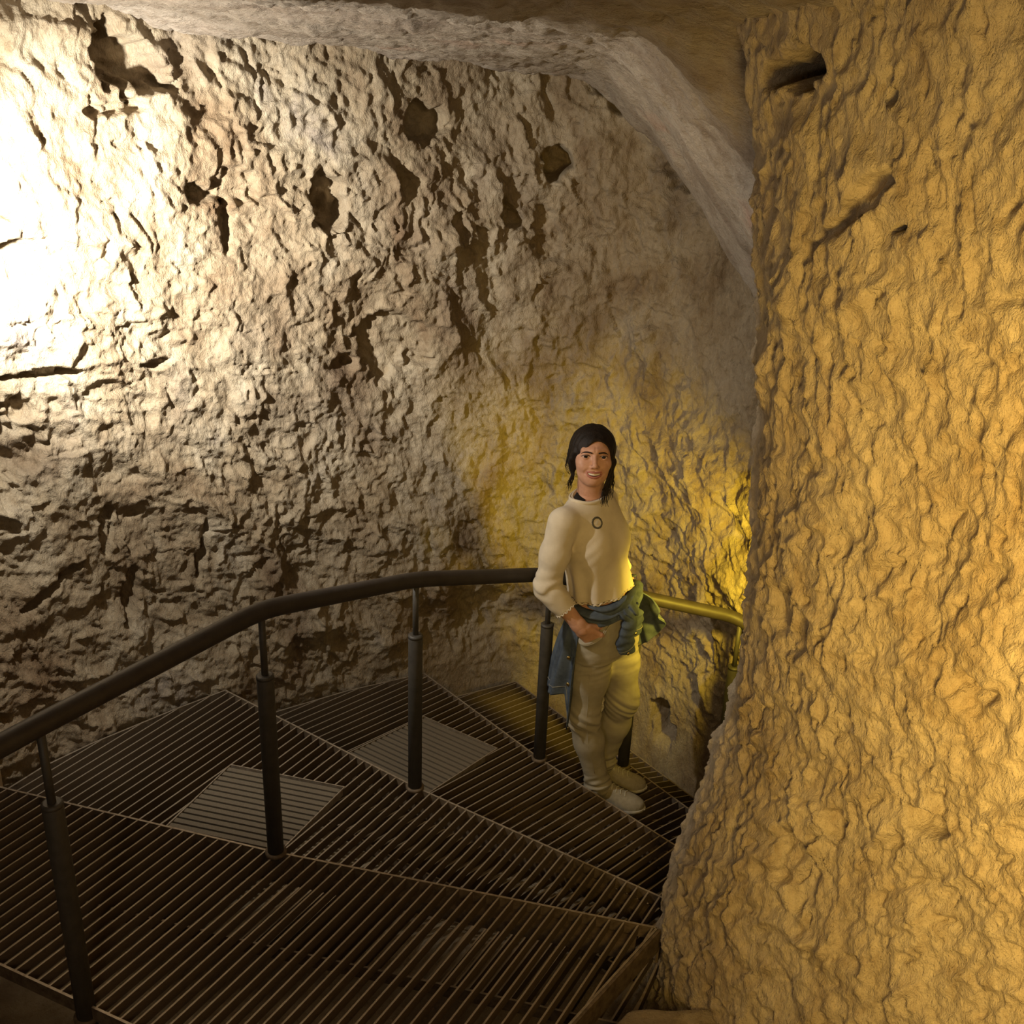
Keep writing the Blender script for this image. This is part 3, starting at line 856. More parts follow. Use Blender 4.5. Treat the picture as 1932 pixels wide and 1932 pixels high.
def head_field(P):
    q = head_local(P)
    m = q * np.array([-1, 1, 1], np.float32)
    qa = np.stack([np.abs(q[..., 0]), q[..., 1], q[..., 2]], -1)      # mirrored half
    d = ell(q, (0, 0.027, -0.015), (0.0710, 0.083, 0.088))
    d = smin(d, ell(q, (0, -0.028, 0.026), (0.0585, 0.076, 0.056)), 0.03)
    d = smin(d, ell(q, (0, -0.062, 0.030), (0.047, 0.040, 0.048)), 0.025)
    d = smin(d, ell(q, (0, -0.090, 0.058), (0.019, 0.015, 0.018)), 0.022)
    d = smin(d, ell(qa, (0.041, -0.024, 0.052), (0.020, 0.017, 0.020)), 0.022)      # cheek bones
    d = smin(d, ell(qa, (0.034, -0.040, 0.064), (0.014, 0.012, 0.013)), 0.015)      # smiling cheeks
    d = smin(d, cap(qa, (0.006, 0.020, 0.080), (0.040, 0.021, 0.064), 0.009, 0.008), 0.014)  # brow ridge
    # eye sockets
    d = smax(d, -ell(qa, (0.0325, -0.001, 0.092), (0.0165, 0.0115, 0.019)), 0.011)
    # nose
    d = smin(d, cap(q, (0, 0.010, 0.079), (0, -0.031, 0.1000), 0.0062, 0.0088), 0.009)
    d = smin(d, ell(q, (0, -0.0345, 0.1015), (0.0092, 0.0080, 0.0090)), 0.005)
    d = smin(d, ell(qa, (0.0115, -0.0375, 0.0905), (0.0066, 0.0062, 0.0085)), 0.005)
    d = smax(d, -ell(qa, (0.0055, -0.0440, 0.0985), (0.0030, 0.0030, 0.0040)), 0.003)
    # smile folds
    d = smax(d, -cap(qa, (0.0185, -0.038, 0.0935), (0.0345, -0.060, 0.0755), 0.0022, 0.0030), 0.007)
    # eyelids round the eyeball
    lid = ell(qa, (0.0325, 0.0, 0.0690), (0.0150, 0.0142, 0.0140))
    d = smin(d, lid, 0.004)
    d = smax(d, -ell(qa, (0.0325, -0.0008, 0.0835), (0.0142, 0.0040, 0.0140)), 0.0015)
    # mouth opening, then lips
    d = smax(d, -ell(q, (0, -0.0630, 0.0820), (0.0290, 0.0085, 0.024)), 0.003)
    d = smin(d, lip_dist(q), 0.0022)
    # ears
    d = smin(d, ell(qa, (0.0735, -0.012, -0.016), (0.0085, 0.0300, 0.0175)), 0.006)
    d = smax(d, -ell(qa, (0.0815, -0.008, -0.012), (0.0050, 0.0170, 0.0085)), 0.004)
    # neck and trapezius
    nk = cap(P, hp(0, -0.055, -0.025), NECK + np.array([0, 0, -0.02]), 0.048, 0.052)
    d = smin(d, nk, 0.018)
    tz = cap(P, NECK + np.array([0, 0, -0.035]), SH_R + np.array([0.03, 0.03, -0.005]), 0.048, 0.035)
    tz = smin(tz, cap(P, NECK + np.array([0, 0, -0.035]), SH_L + np.array([-0.03, -0.03, -0.005]), 0.048, 0.035), 0.03)
    tz = smin(tz, ell(P, NECK + np.array([0.01, -0.01, -0.085]), (0.075, 0.075, 0.072)), 0.03)
    d = smin(d, tz, 0.03)
    return d

# ---- body: trunk and legs (mostly under clothes) ---------------------------------------
def body_field(P):
    w = [0.150, 0.156, 0.152, 0.138, 0.118, 0.112, 0.120, 0.132, 0.135, 0.128, 0.105, 0.070, 0.050]
    f = [0.100, 0.104, 0.102, 0.096, 0.088, 0.086, 0.092, 0.098, 0.094, 0.082, 0.066, 0.052, 0.046]
    d = np.maximum(loft(P, TZ, TX, TY, w, f, FA), 1.165 - P[..., 2])
    for hip, kn, an in ((HIP_R, KN_R, AN_R), (HIP_L, KN_L, AN_L)):
        d = smin(d, chain(P, [hip + [0, 0, -0.02], kn, an, an + np.array([0, 0, -0.03])], [0.064, 0.046, 0.032, 0.030], 0.03), 0.03)
    for sh, el, wr in ((SH_R, EL_R, WR_R), (SH_L, EL_L, WR_L)):
        d = smin(d, chain(P, [sh, el, wr], [0.042, 0.034, 0.026], 0.02), 0.03)
    return d

# ---- body: right forearm and hand sliding into the trouser pocket -----------------------
PK = np.array([0.366, 3.528, 1.236])                     # knuckle line at the pocket mouth
hd = PK - WR_R; hd /= np.linalg.norm(hd)                 # direction of the hand
hn = np.array([-0.35, -0.90, 0.25]); hn -= hd * (hn @ hd); hn /= np.linalg.norm(hn)   # back of the hand, towards viewer
hs = np.cross(hd, hn)                                    # across the knuckles
if hs[2] > 0: hs = -hs                                   # hs points down/outwards (little finger side)
def hq(a, s, n): return WR_R + hd * a + hs * s + hn * n
def hand_field(P):
    d = chain(P, [EL_R + (WR_R - EL_R) * 0.45, WR_R + (WR_R - EL_R) * -0.1, WR_R], [0.033, 0.0265, 0.0255], 0.02, flat=(hn, 0.85))
    for s, l in ((-0.027, 0.072), (-0.009, 0.078), (0.010, 0.075), (0.027, 0.066)):
        d = smin(d, cap(P, hq(0.012, s * 0.65, 0.0), hq(l, s, 0.006), 0.0165, 0.0125, flat=(hn, 0.85)), 0.014)   # metacarpals
    for s, l, b in ((-0.029, 0.074, 0.040), (-0.0095, 0.080, 0.045), (0.0105, 0.077, 0.042), (0.029, 0.067, 0.034)):
        f1 = hq(l + b * 0.9, s * 0.98, -0.012); f2 = hq(l + b + 0.020, s * 0.95, -0.030); f3 = hq(l + b + 0.030, s * 0.92, -0.046)
        d = smin(d, chain(P, [hq(l, s, 0.006), f1, f2, f3], [0.0110, 0.0092, 0.0082, 0.0070], 0.004), 0.005)
    th = chain(P, [hq(0.018, -0.020, -0.008), hq(0.050, -0.040, -0.018), hq(0.082, -0.040, -0.026), hq(0.104, -0.034, -0.032)], [0.0150, 0.0115, 0.0098, 0.0080], 0.006)
    return smin(d, th, 0.010)

def lhand_field(P):
    """left hand closed over the handrail"""
    rd = np.array([0.38, 0.21, -0.188]); rd /= np.linalg.norm(rd)
    c = np.array([0.500, 3.880, 1.295])
    up = np.array([0, 0, 1.0]); out = np.cross(rd, up); out /= np.linalg.norm(out)      # towards viewer side
    d = cap(P, WR_L, c + up * 0.012, 0.025, 0.024)
    d = smin(d, cap(P, c - rd * 0.028 + up * 0.010, c + rd * 0.028 + up * 0.010, 0.019, 0.019), 0.012)
    for k, o in enumerate((-0.030, -0.010, 0.010, 0.030)):
        b = c + rd * o
        d = smin(d, chain(P, [b + up * 0.012, b + out * 0.034 + up * 0.004, b + out * 0.040 - up * 0.026, b + out * 0.020 - up * 0.046], [0.0105, 0.0095, 0.0085, 0.0075], 0.004), 0.005)
    d = smin(d, chain(P, [c - rd * 0.03 + up * 0.008, c - rd * 0.045 - out * 0.030, c - rd * 0.025 - out * 0.042 - up * 0.028], [0.0125, 0.0105, 0.0085], 0.005), 0.008)
    return d

def join_parts(parts):
    V = []; F = []; n = 0
    for v, q in parts:
        V.append(v); F.append(q + n); n += len(v)
    return np.vstack(V), np.vstack(F)

hv, hq_ = surface_nets(head_field, HEAD_C + [-0.20, -0.21, -0.30], HEAD_C + [0.20, 0.21, 0.15], 0.0022)
bv, bq_ = surface_nets(body_field, (0.02, 3.40, 0.40), (0.62, 3.95, 1.83), 0.007)
av, aq_ = surface_nets(hand_field, (0.08, 3.38, 1.05), (0.46, 3.60, 1.46), 0.0024)
lv, lq_ = surface_nets(lhand_field, (0.40, 3.78, 1.20), (0.60, 3.98, 1.40), 0.0026)
BV, BF = join_parts([(hv, hq_), (bv, bq_), (av, aq_), (lv, lq_)])
body = mesh_obj('body', BV - PO, BF, M_SKIN, PER, smooth=True)
ql = head_local(BV.astype(np.float32))
store_attr(body, 'lip', 0.9 * (1 - sstep(0.0000, 0.0016, lip_dist(ql))))
qa_ = np.stack([np.abs(ql[:, 0]), ql[:, 1], ql[:, 2]], -1)
# dark lash line along the upper lid rim
ex = (qa_[:, 0] - 0.0325) / 0.0150
rim = np.abs(qa_[:, 1] - (0.0046 * np.sqrt(np.clip(1 - ex ** 2, 0, 1)) + 0.0004))
store_attr(body, 'lash', 0.95 * (1 - sstep(0.0010, 0.0024, rim)) * (np.abs(ex) < 1.12) * (qa_[:, 2] > 0.060))

# eyes, brows, teeth
def ball(name, c, r, mat, parent, nseg=24, fwd=HF):
    th = np.linspace(0, math.pi, 17); ph = np.linspace(0, 2 * math.pi, nseg, endpoint=False)
    T, Pp = np.meshgrid(th, ph, indexing='ij')
    a = np.array(fwd); b = np.cross(a, [0, 0, 1.0]); b /= np.linalg.norm(b); c2 = np.cross(a, b)
    V = np.array(c) + r * (np.cos(T)[..., None] * a + np.sin(T)[..., None] * (np.cos(Pp)[..., None] * b + np.sin(Pp)[..., None] * c2))
    o = mesh_obj(name, V.reshape(-1, 3) - PO, grid_faces(nseg, 17, True)[:, ::-1], mat, parent, smooth=True)
    return o, (np.cos(T)).ravel()
for s in (-1, 1):
    e, ct = ball('eye', hp(s * 0.0325, 0.0, 0.0690), 0.0122, M_EYE, PER, fwd=to_cam)
    store_attr(e, 'iris', sstep(0.62, 0.98, ct))
def ribbon_tube(name, pts, radii, mat, parent, seg=8, flat=None):
    return tube(name, pts, radii, mat, parent, seg, Vector(PO))
for s in (-1, 1):
    pts = [hp(s * r, u, f) for r, u, f in ((0.0115, 0.0125, 0.0885), (0.021, 0.0148, 0.0865), (0.032, 0.0158, 0.0805), (0.042, 0.0138, 0.0720), (0.0485, 0.0095, 0.0640))]
    pts, _ = catmull(pts, 12)
    tube('eyebrow', pts, np.interp(np.linspace(0, 1, 12), [0, .25, .6, 1], [0.0022, 0.0029, 0.0025, 0.0009]), M_HAIR, PER, 8, Vector(PO))
tv = []
nt_ = 22
for k in range(nt_):
    a = -1 + 2 * k / (nt_ - 1)
    r = 0.0290 * a; f = 0.0825 - 0.0140 * a * a
    ridge = 0.0004 * abs(math.sin(a * math.pi * 4))
    top = -0.0545 + 0.0020 * a * a; bot = -0.0680 + 0.0090 * a * a
    tv += [hp(r, top, f), hp(r, bot, f + ridge), hp(r, bot, f - 0.003), hp(r, top, f - 0.003)]
tf = []
for k in range(nt_ - 1):
    for j in range(4):
        tf.append((4 * k + j, 4 * k + (j + 1) % 4, 4 * k + 4 + (j + 1) % 4, 4 * k + 4 + j))
mesh_obj('teeth', np.array(tv) - PO, tf, M_TEETH, PER, smooth=True)
# dark of the mouth behind the teeth
mv = [hp(0.029 * math.cos(a), -0.0630 + 0.0110 * math.sin(a), 0.0600) for a in np.linspace(0, 2 * math.pi, 20, endpoint=False)]
mv += [hp(0.027 * math.cos(a), -0.0630 + 0.0100 * math.sin(a), 0.0550) for a in np.linspace(0, 2 * math.pi, 20, endpoint=False)]
mesh_obj('mouth_inside', np.array(mv) - PO, [tuple(range(20)), tuple(range(39, 19, -1))] + [(k, (k + 1) % 20, 20 + (k + 1) % 20, 20 + k) for k in range(20)], simple_mat('mouth_dark', (0.06, 0.012, 0.010), 0.6), PER)

# ---- hair -------------------------------------------------------------------------------
def hair_field(P):
    q = head_local(P)
    r, u, f = q[..., 0], q[..., 1], q[..., 2]
    d = ell(q, (0.001, 0.030, -0.020), (0.0860, 0.0900, 0.100))
    d = smin(d, ell(q, (0, -0.015, -0.055), (0.078, 0.075, 0.062)), 0.03)
    # combed wave relief, running back from the parting
    a = np.arctan2(r - 0.006, u + 0.06)
    d = d + 0.0007 * np.sin(f * 330 + 60 * u * r / 0.08 + 3 * vnoise(r * 30, f * 40, 505)) + 0.0012 * vnoise(f * 90, a * 5, 506)
    # small dip of the parting
    d = d + 0.0010 * np.exp(-((r - 0.006) / 0.007) ** 2) * (u > 0.03)
    # face opening: arch of the hairline
    arch = u - (0.055 - np.where(r < 0.010, 17.0, 13.0) * (r - 0.010) ** 2)
    side = np.abs(r - 0.0005) - (0.0600 + 0.010 * sstep(-0.01, -0.06, u))
    op = smax(smax(arch, side, 0.022), 0.012 - f, 0.012)
    op = np.maximum(op, -0.13 - u)
    d = smax(d, -op, 0.006)
    # cut below the ears; ear lobe of the picture-left side stays free
    d = smax(d, -0.050 - u - 0.25 * f, 0.012)
    # hair drawn over the ears to the low knot
    for s in (-1, 1):
        d = smin(d, chain(q, [(s * 0.066, 0.012, 0.030), (s * 0.0735, -0.012 if s < 0 else -0.018, 0.008), (s * 0.066, -0.035 if s < 0 else -0.05, -0.030)], [0.010, 0.0105, 0.014], 0.012), 0.012)
    d = smin(d, cap(q, (-0.070, -0.025, -0.018), (-0.066, -0.088, -0.034), 0.016, 0.004), 0.014)
    d = smin(d, cap(q, (0.069, -0.020, 0.004), (0.064, -0.105, 0.004), 0.017, 0.009), 0.012)
    d = smin(d, ell(q, (0.0, -0.045, -0.105), (0.040, 0.036, 0.032)), 0.015)
    return d
hair = sdf_obj('hair', hair_field, HEAD_C + [-0.16, -0.16, -0.16], HEAD_C + [0.16, 0.18, 0.17], 0.0024, M_HAIR, PER, PO)
# loose strands
def strand(pts, r0, r1, wob=0.003, seed=0):
    rnd = random.Random(seed)
    P, _ = catmull([hp(*p) for p in pts], 14)
    P = P + np.array([[rnd.uniform(-wob, wob) for _ in range(3)] for _ in range(14)]) * np.linspace(0, 1, 14)[:, None]
    t = np.linspace(0, 1, 14)
    rad = r0 + (r1 - r0) * t ** 1.5
    tube('hair_strand', P, rad, M_HAIR, hair, 7, Vector(PO))
for k in range(18):
    o = 0.0016 * (k - 8.5); j = (k * 7) % 5 - 2
    strand([(0.066 + o * .2, 0.00, 0.020 - o + 0.001 * j), (0.069 + o * .3, -0.045, 0.021 - o), (0.059 + o * .7, -0.090, 0.026 - o + 0.001 * j), (0.050 + o * .9 + 0.001 * j, -0.135 - 0.003 * j, 0.030 - o), (0.047 + o + 0.002 * j, -0.168 - 0.006 * j, 0.033 - o)], 0.0030, 0.0007, 0.003, 60 + k)
for k in range(10):
    o = 0.0018 * (k - 4.5); j = (k * 7) % 5 - 2
    strand([(0.074, -0.005, -0.005 - o), (0.078 + o * .5, -0.05, -0.010 - o), (0.077 + o + 0.001 * j, -0.10, -0.012), (0.074 + o + 0.002 * j, -0.145 - 0.008 * j, -0.012)], 0.0026, 0.0006, 0.003, 80 + k)
for k in range(12):
    o = 0.0016 * (k - 5.5); j = (k * 7) % 5 - 2
    strand([(-0.068, -0.030, -0.020 - o), (-0.067 + o * .5, -0.070, -0.022), (-0.074 + o, -0.100, -0.022 - o), (-0.080 + o + 0.002 * j, -0.122 - 0.006 * j, -0.024)], 0.0028, 0.0006, 0.003, 100 + k)
for k in range(8):
    strand([(-0.076, 0.03 - 0.005 * k, -0.03), (-0.087, 0.02 - 0.006 * k, -0.035), (-0.088 - 0.001 * k, -0.01 - 0.005 * k, -0.035), (-0.078, -0.04 - 0.005 * k, -0.035)], 0.0014, 0.0006, 0.002, 120 + k)

# ---- cream rib-knit top --------------------------------------------------------------------
HEM0 = 1.405                                             # mean height of the hem
def hem_height(P):
    """front of the hem rides a little higher on the left side"""
    x = P[..., 0] - 0.358; y = P[..., 1] - 3.662
    R = x * Rv[0] + y * Rv[1]; F = x * Fv[0] + y * Fv[1]
    return HEM0 - 0.12 * R + 0.12 * F
SW = [0.142, 0.142, 0.142, 0.140, 0.138, 0.136, 0.136, 0.138, 0.136, 0.132, 0.115, 0.085, 0.060]
SD = [0.118, 0.118, 0.118, 0.116, 0.113, 0.108, 0.104, 0.102, 0.098, 0.092, 0.079, 0.066, 0.058]
def sleeve(P, sh, el, cf, cuff):
    d = chain(P, [sh, sh + (el - sh) * 0.5, el, el + (cf - el) * 0.5, cf], [0.057, 0.052, 0.0465, 0.043, cuff], 0.03)
    # folds in the crook of the elbow
    t = ((P - el.astype(np.float32)) ** 2).sum(-1)
    ax = (cf - sh) / np.linalg.norm(cf - sh)
    s = (P - el.astype(np.float32)) @ ax.astype(np.float32)
    d = d + 0.0042 * np.exp(-t / 0.005) * np.sin(s * 120 + 5 * n3(P, 10, 1)) + 0.0016 * n3(P, 22, 2)
    e = cf + (cf - el) / np.linalg.norm(cf - el) * 0.0
    cutn = (cf - el) / np.linalg.norm(cf - el)
    return smax(d, (P - cf.astype(np.float32)) @ cutn.astype(np.float32), 0.004)
CUFF_R = EL_R + (WR_R - EL_R) * 0.52
CUFF_L = EL_L + (WR_L - EL_L) * 0.75
def sweater_field(P):
    d = loft(P, TZ, TX, TY, SW, SD, FA, 2.15)
    cb = np.array([0.312, 3.662, 1.612])
    for s in (-1, 1):
        d = smin(d, ell(P, cb + Fv * 0.060 + Rv * 0.062 * s, (0.052, 0.052, 0.062)), 0.055)
    d = smin(d, cap(P, np.array([0.296, 3.668, 1.742]), SH_R + [0.012, 0.012, 0.004], 0.050, 0.050), 0.03)
    d = smin(d, cap(P, np.array([0.296, 3.668, 1.742]), SH_L + [-0.012, -0.012, 0.004], 0.050, 0.050), 0.03)
    # soft drape folds
    a = np.arctan2(P[..., 1] - 3.662, P[..., 0] - 0.33)
    low = sstep(1.60, 1.44, P[..., 2])
    d = d + low * 0.006 * np.sin(a * 9 + 2.0 * n3(P, 5, 4)) + 0.003 * n3(P, 9, 5)
    d = smax(d, hem_height(P) - P[..., 2], 0.004)
    d = smin(d, sleeve(P, SH_R, EL_R, CUFF_R, 0.0425), 0.016)
    d = smin(d, sleeve(P, SH_L, EL_L, CUFF_L, 0.0425), 0.016)
    # armpit pull lines
    d = d + 0.0014 * np.exp(-((P - np.array([0.25, 3.55, 1.62], np.float32)) ** 2).sum(-1) / 0.006) * np.sin(((P[..., 0] - P[..., 2]) * 120))
    # neck opening
    c = np.array([0.297, 3.664, 1.815]) - Fv * 0.010
    ax = np.stack([Rv, Fv, Uv])
    d = smax(d, -ell(P, c, (0.085, 0.062, 0.060), ax), 0.006)
    return d
top = sdf_obj('knit_top', sweater_field, (0.03, 3.40, 1.30), (0.56, 3.96, 1.83), 0.0030, M_KNIT, PER, PO)
top['label'] = 'cropped cream rib knit top with wavy hem'

from mathutils.bvhtree import BVHTree
def bvh_of(o):
    me = o.data
    return BVHTree.FromPolygons([Vector(v.co) + Vector(PO) for v in me.vertices], [tuple(p.vertices) for p in me.polygons])
top_bvh = bvh_of(top)

def frill(name, ring, amp, r, mat, parent):
    """wavy lettuce edge: a thin tube round a closed ring, waving up and down"""
    n = len(ring); V = []; F = []; seg = 6
    ring = np.array(ring)
    for k in range(n):
        t = ring[(k + 1) % n] - ring[k - 1]; t /= np.linalg.norm(t)
        u = np.array([0, 0, 1.0]) - t * t[2]; u /= np.linalg.norm(u); b = np.cross(t, u)
        for s in range(seg):
            a = 2 * math.pi * s / seg
            V.append(ring[k] + r * (math.cos(a) * u * 1.6 + math.sin(a) * b))
    for k in range(n):
        for s in range(seg):
            F.append((k * seg + s, k * seg + (s + 1) % seg, ((k + 1) % n) * seg + (s + 1) % seg, ((k + 1) % n) * seg + s))
    return mesh_obj(name, np.array(V) - PO, F, mat, parent, smooth=True)

def outline(bvh, centre, axis, e1, e2, n=220, rmax=0.3):
    """outer contour of a garment in the plane through centre perpendicular to axis"""
    out = []
    for k in range(n):
        a = 2 * math.pi * k / n
        d = Vector(e1) * math.cos(a) + Vector(e2) * math.sin(a)
        h = bvh.ray_cast(Vector(centre) + d * rmax, -d, rmax)
        out.append(np.array(h[0]) if h[0] is not None else np.array(Vector(centre) + d * 0.1))
    return np.array(out)

# hem ring
ring = []
N_H = 300
for k in range(N_H):
    a = 2 * math.pi * k / N_H
    d = np.array([math.cos(a), math.sin(a), 0])
    c = np.array([0.358, 3.662, 0])
    hz = float(hem_height(c + d * 0.13)) + 0.006
    h = top_bvh.ray_cast(Vector((c + d * 0.17) * [1, 1, 0] + [0, 0, hz]), Vector(-d), 0.2)
    p = np.array(h[0]) if h[0] is not None else c + d * 0.13 + [0, 0, hz]
    w_ = math.sin(k * 2 * math.pi * 38 / N_H)
    ring.append(p + d * (0.001 + 0.0018 * w_) + np.array([0, 0, -0.008 + 0.0038 * w_]))
frill('hem_frill', ring, 0.004, 0.0022, M_KNIT, top)
# right cuff ring
cd = (CUFF_R - EL_R) / np.linalg.norm(CUFF_R - EL_R)
e1 = np.cross(cd, [0, 0, 1.0]); e1 /= np.linalg.norm(e1); e2 = np.cross(cd, e1)
ring = []
for k in range(120):
    a = 2 * math.pi * k / 120
    d = e1 * math.cos(a) + e2 * math.sin(a)
    w_ = math.sin(k * 2 * math.pi * 15 / 120)
    ring.append(CUFF_R + d * (0.0415 + 0.0015 * w_) + cd * (0.001 + 0.0035 * w_))
frill('cuff_frill', ring, 0.004, 0.0022, M_KNIT, top)
# collar band
ring = []
for k in range(120):
    a = 2 * math.pi * k / 120
    q = np.array([0.297, 3.664, 1.812]) - Fv * 0.010 + Rv * 0.089 * math.cos(a) + Fv * 0.066 * math.sin(a)
    h = top_bvh.ray_cast(Vector(q + [0, 0, 0.1]), Vector((0, 0, -1)), 0.3)
    ring.append(np.array(h[0]) + [0, 0, 0.001] if h[0] is not None else q)
ring = np.array(ring)
zs_ = ring[:, 2]
for _ in range(6): zs_ = (np.roll(zs_, 1) + zs_ + np.roll(zs_, -1)) / 3
ring[:, 2] = zs_
frill('collar', ring, 0, 0.0052, M_KNIT, top)

# black strap of the undershirt showing in the neck opening
body_bvh = bvh_of(body)
SV = []; SF = []
for a in np.linspace(-1.0, 0.22, 14):
    for rr in (0.058, 0.080):
        q = np.array([0.297, 3.664, 1.805]) + Rv * rr * math.cos(a) + Fv * rr * 0.9 * math.sin(a)
        h = body_bvh.ray_cast(Vector(q), Vector((0, 0, -1)), 0.4)
        z = h[0][2] if h[0] is not None else 1.76
        SV += [(q[0], q[1], z + 0.004), (q[0], q[1], z - 0.006)]
for k in range(13):
    b = 4 * k
    SF += [(b, b + 4, b + 6, b + 2), (b + 1, b + 3, b + 7, b + 5), (b, b + 1, b + 5, b + 4), (b + 2, b + 6, b + 7, b + 3)]
mesh_obj('undershirt_strap', np.array(SV) - PO, SF, M_BLACK, PER, smooth=True)

# round embroidered emblem on the chest
EC = np.array([0.322, 3.55, 1.732])
hit = top_bvh.find_nearest(Vector(EC))
en = np.array(hit[1]); ec = np.array(hit[0])
eu = Uv - en * en[2]; eu /= np.linalg.norm(eu); er = np.cross(eu, en)
def on_top(p, lift):
    h = top_bvh.ray_cast(Vector(p + en * 0.04), Vector(-en), 0.1)
    return (np.array(h[0]) if h[0] is not None else p) + en * lift
EV = []; EF = []
nb = 72
for k in range(nb):
    a = 2 * math.pi * k / nb
    bead = 0.0009 * math.sin(a * 24)
    for rr, lf in ((0.0158 - bead, 0.0004), (0.0178, 0.0016), (0.0212, 0.0016), (0.0232 + bead, 0.0004)):
        EV.append(on_top(ec + er * math.cos(a) * rr + eu * math.sin(a) * rr, lf))
for k in range(nb):
    for j in range(3):
        b = 4 * k; c = 4 * ((k + 1) % nb)
        EF.append((b + j, c + j, c + j + 1, b + j + 1))
emb = mesh_obj('emblem', np.array(EV) - PO, EF, M_EMB, top, smooth=True)
emb['label'] = 'round dark wreath emblem'
# thin diagonal stroke inside the ring
tube('emblem_mark', [on_top(ec + er * x + eu * y, 0.0012) for x, y in ((-0.005, -0.006), (0.0, 0.0), (0.004, 0.003), (0.001, 0.007))], 0.0008, M_STITCH, top, 6, Vector(PO))

# ---- trousers ---------------------------------------------------------------------------------
PZ = [1.14, 1.165, 1.20, 1.25, 1.30, 1.33, 1.355]
PX = [0.390, 0.390, 0.389, 0.386, 0.381, 0.374, 0.366]
PY = [3.662] * 7
PW = [0.150, 0.158, 0.160, 0.155, 0.145, 0.133, 0.126]
PD = [0.100, 0.108, 0.112, 0.110, 0.106, 0.100, 0.095]
def leg(P, hip, kn, an, seed):
    mid = (hip + kn) / 2; calf = kn + (an - kn) * 0.38
    end = an + (an - calf) / np.linalg.norm(an - calf) * 0.045
    d = chain(P, [hip, mid, kn, calf, an, end], [0.086, 0.076, 0.0620, 0.0575, 0.0450, 0.0410], 0.04)
    z = P[..., 2]
    # creases: at the knee, stacked at the ankle, diagonal pulls on the thigh
    cr = vnoise((P[..., 0] + P[..., 1]) * 11 + seed, (z + 0.55 * P[..., 0]) * 42, 600 + seed)
    cr2 = vnoise((P[..., 0] - P[..., 1]) * 13 + seed, (z + 0.30 * P[..., 1] - 0.3 * P[..., 0]) * 48, 640 + seed)
    d = d + 0.0075 * np.exp(-((z - kn[2] + 0.03) / 0.07) ** 2) * cr
    d = d + 0.0095 * np.exp(-((z - an[2] - 0.02) / 0.06) ** 2) * cr2
    d = d + 0.0022 * n3(P, 13, seed + 2) + 0.0050 * np.exp(-((z - 1.12) / 0.07) ** 2) * cr2
    nn = (end - an) / np.linalg.norm(end - an)
    return smax(d, (P - end.astype(np.float32)) @ nn.astype(np.float32), 0.004)
def pants_field(P):
    d = loft(P, PZ, PX, PY, PW, PD, FA, 2.2)
    d = smin(d, leg(P, HIP_R, KN_R, AN_R, 11), 0.022)
    d = smin(d, leg(P, HIP_L, KN_L, AN_L, 17), 0.022)
    # pocket bulge made by the hand, and its slanted mouth
    bag = cap(P, hq(0.050, 0.003, -0.006), hq(0.165, 0.006, -0.040), 0.056, 0.046, flat=(hn, 0.62))
    mouth = (P - hq(0.062, 0, 0).astype(np.float32)) @ (hd * 0.95 + hs * 0.30).astype(np.float32)
    bag = smax(bag, -mouth, 0.004)
    d = smax(d, -smax(chain(P, [hq(-0.02, 0, 0.010), hq(0.075, 0, 0.010)], [0.032, 0.036], 0.01), mouth, 0.004), 0.006)
    d = smin(d, bag, 0.016)
    return d
pants = sdf_obj('trousers', pants_field, (0.20, 3.40, 0.40), (0.60, 3.94, 1.41), 0.0032, M_PANTS, PER, PO)
pants['label'] = 'beige slim trousers creased at knee and ankle'
pants_bvh = bvh_of(pants)
# stitched rim of the pocket mouth
rim = []
mn = hd * 0.95 + hs * 0.30; mn /= np.linalg.norm(mn)
mc = hq(0.064, 0, 0); me1 = hs - mn * (hs @ mn); me1 /= np.linalg.norm(me1); me2 = np.cross(mn, me1)
if me2 @ hn < 0: me2 = -me2
for a in np.linspace(-0.5, math.pi + 0.5, 30):
    dd = me1 * math.cos(a) + me2 * math.sin(a)
    h = pants_bvh.ray_cast(Vector(mc + mn * 0.006 + dd * 0.15), Vector(-dd), 0.15)
    if h[0] is not None: rim.append(np.array(h[0]))
rim = np.array(rim)
for _ in range(3): rim[1:-1] = (rim[:-2] + 2 * rim[1:-1] + rim[2:]) / 4
tube('pocket_rim', rim, 0.0034, M_PANTS, pants, 8, Vector(PO))
# fly and side seams
def seam(name, pts, bvh, dirv, r, mat, parent):
    out = []
    P, _ = catmull(pts, 24)
    for p in P:
        h = bvh.ray_cast(Vector(p + np.array(dirv) * 0.2), Vector(-np.array(dirv)), 0.4)
        if h[0] is not None: out.append(np.array(h[0]))
    out = np.array(out)
    for _ in range(2): out[1:-1] = (out[:-2] + 2 * out[1:-1] + out[2:]) / 4
    tube(name, out, r, mat, parent, 6, Vector(PO))
seam('side_seam', [(0.35, 3.55, 1.10), (0.345, 3.55, 0.95), (0.35, 3.56, 0.80), (0.395, 3.60, 0.58)], pants_bvh, (-0.55, -0.83, 0), 0.0016, M_PANTS, pants)

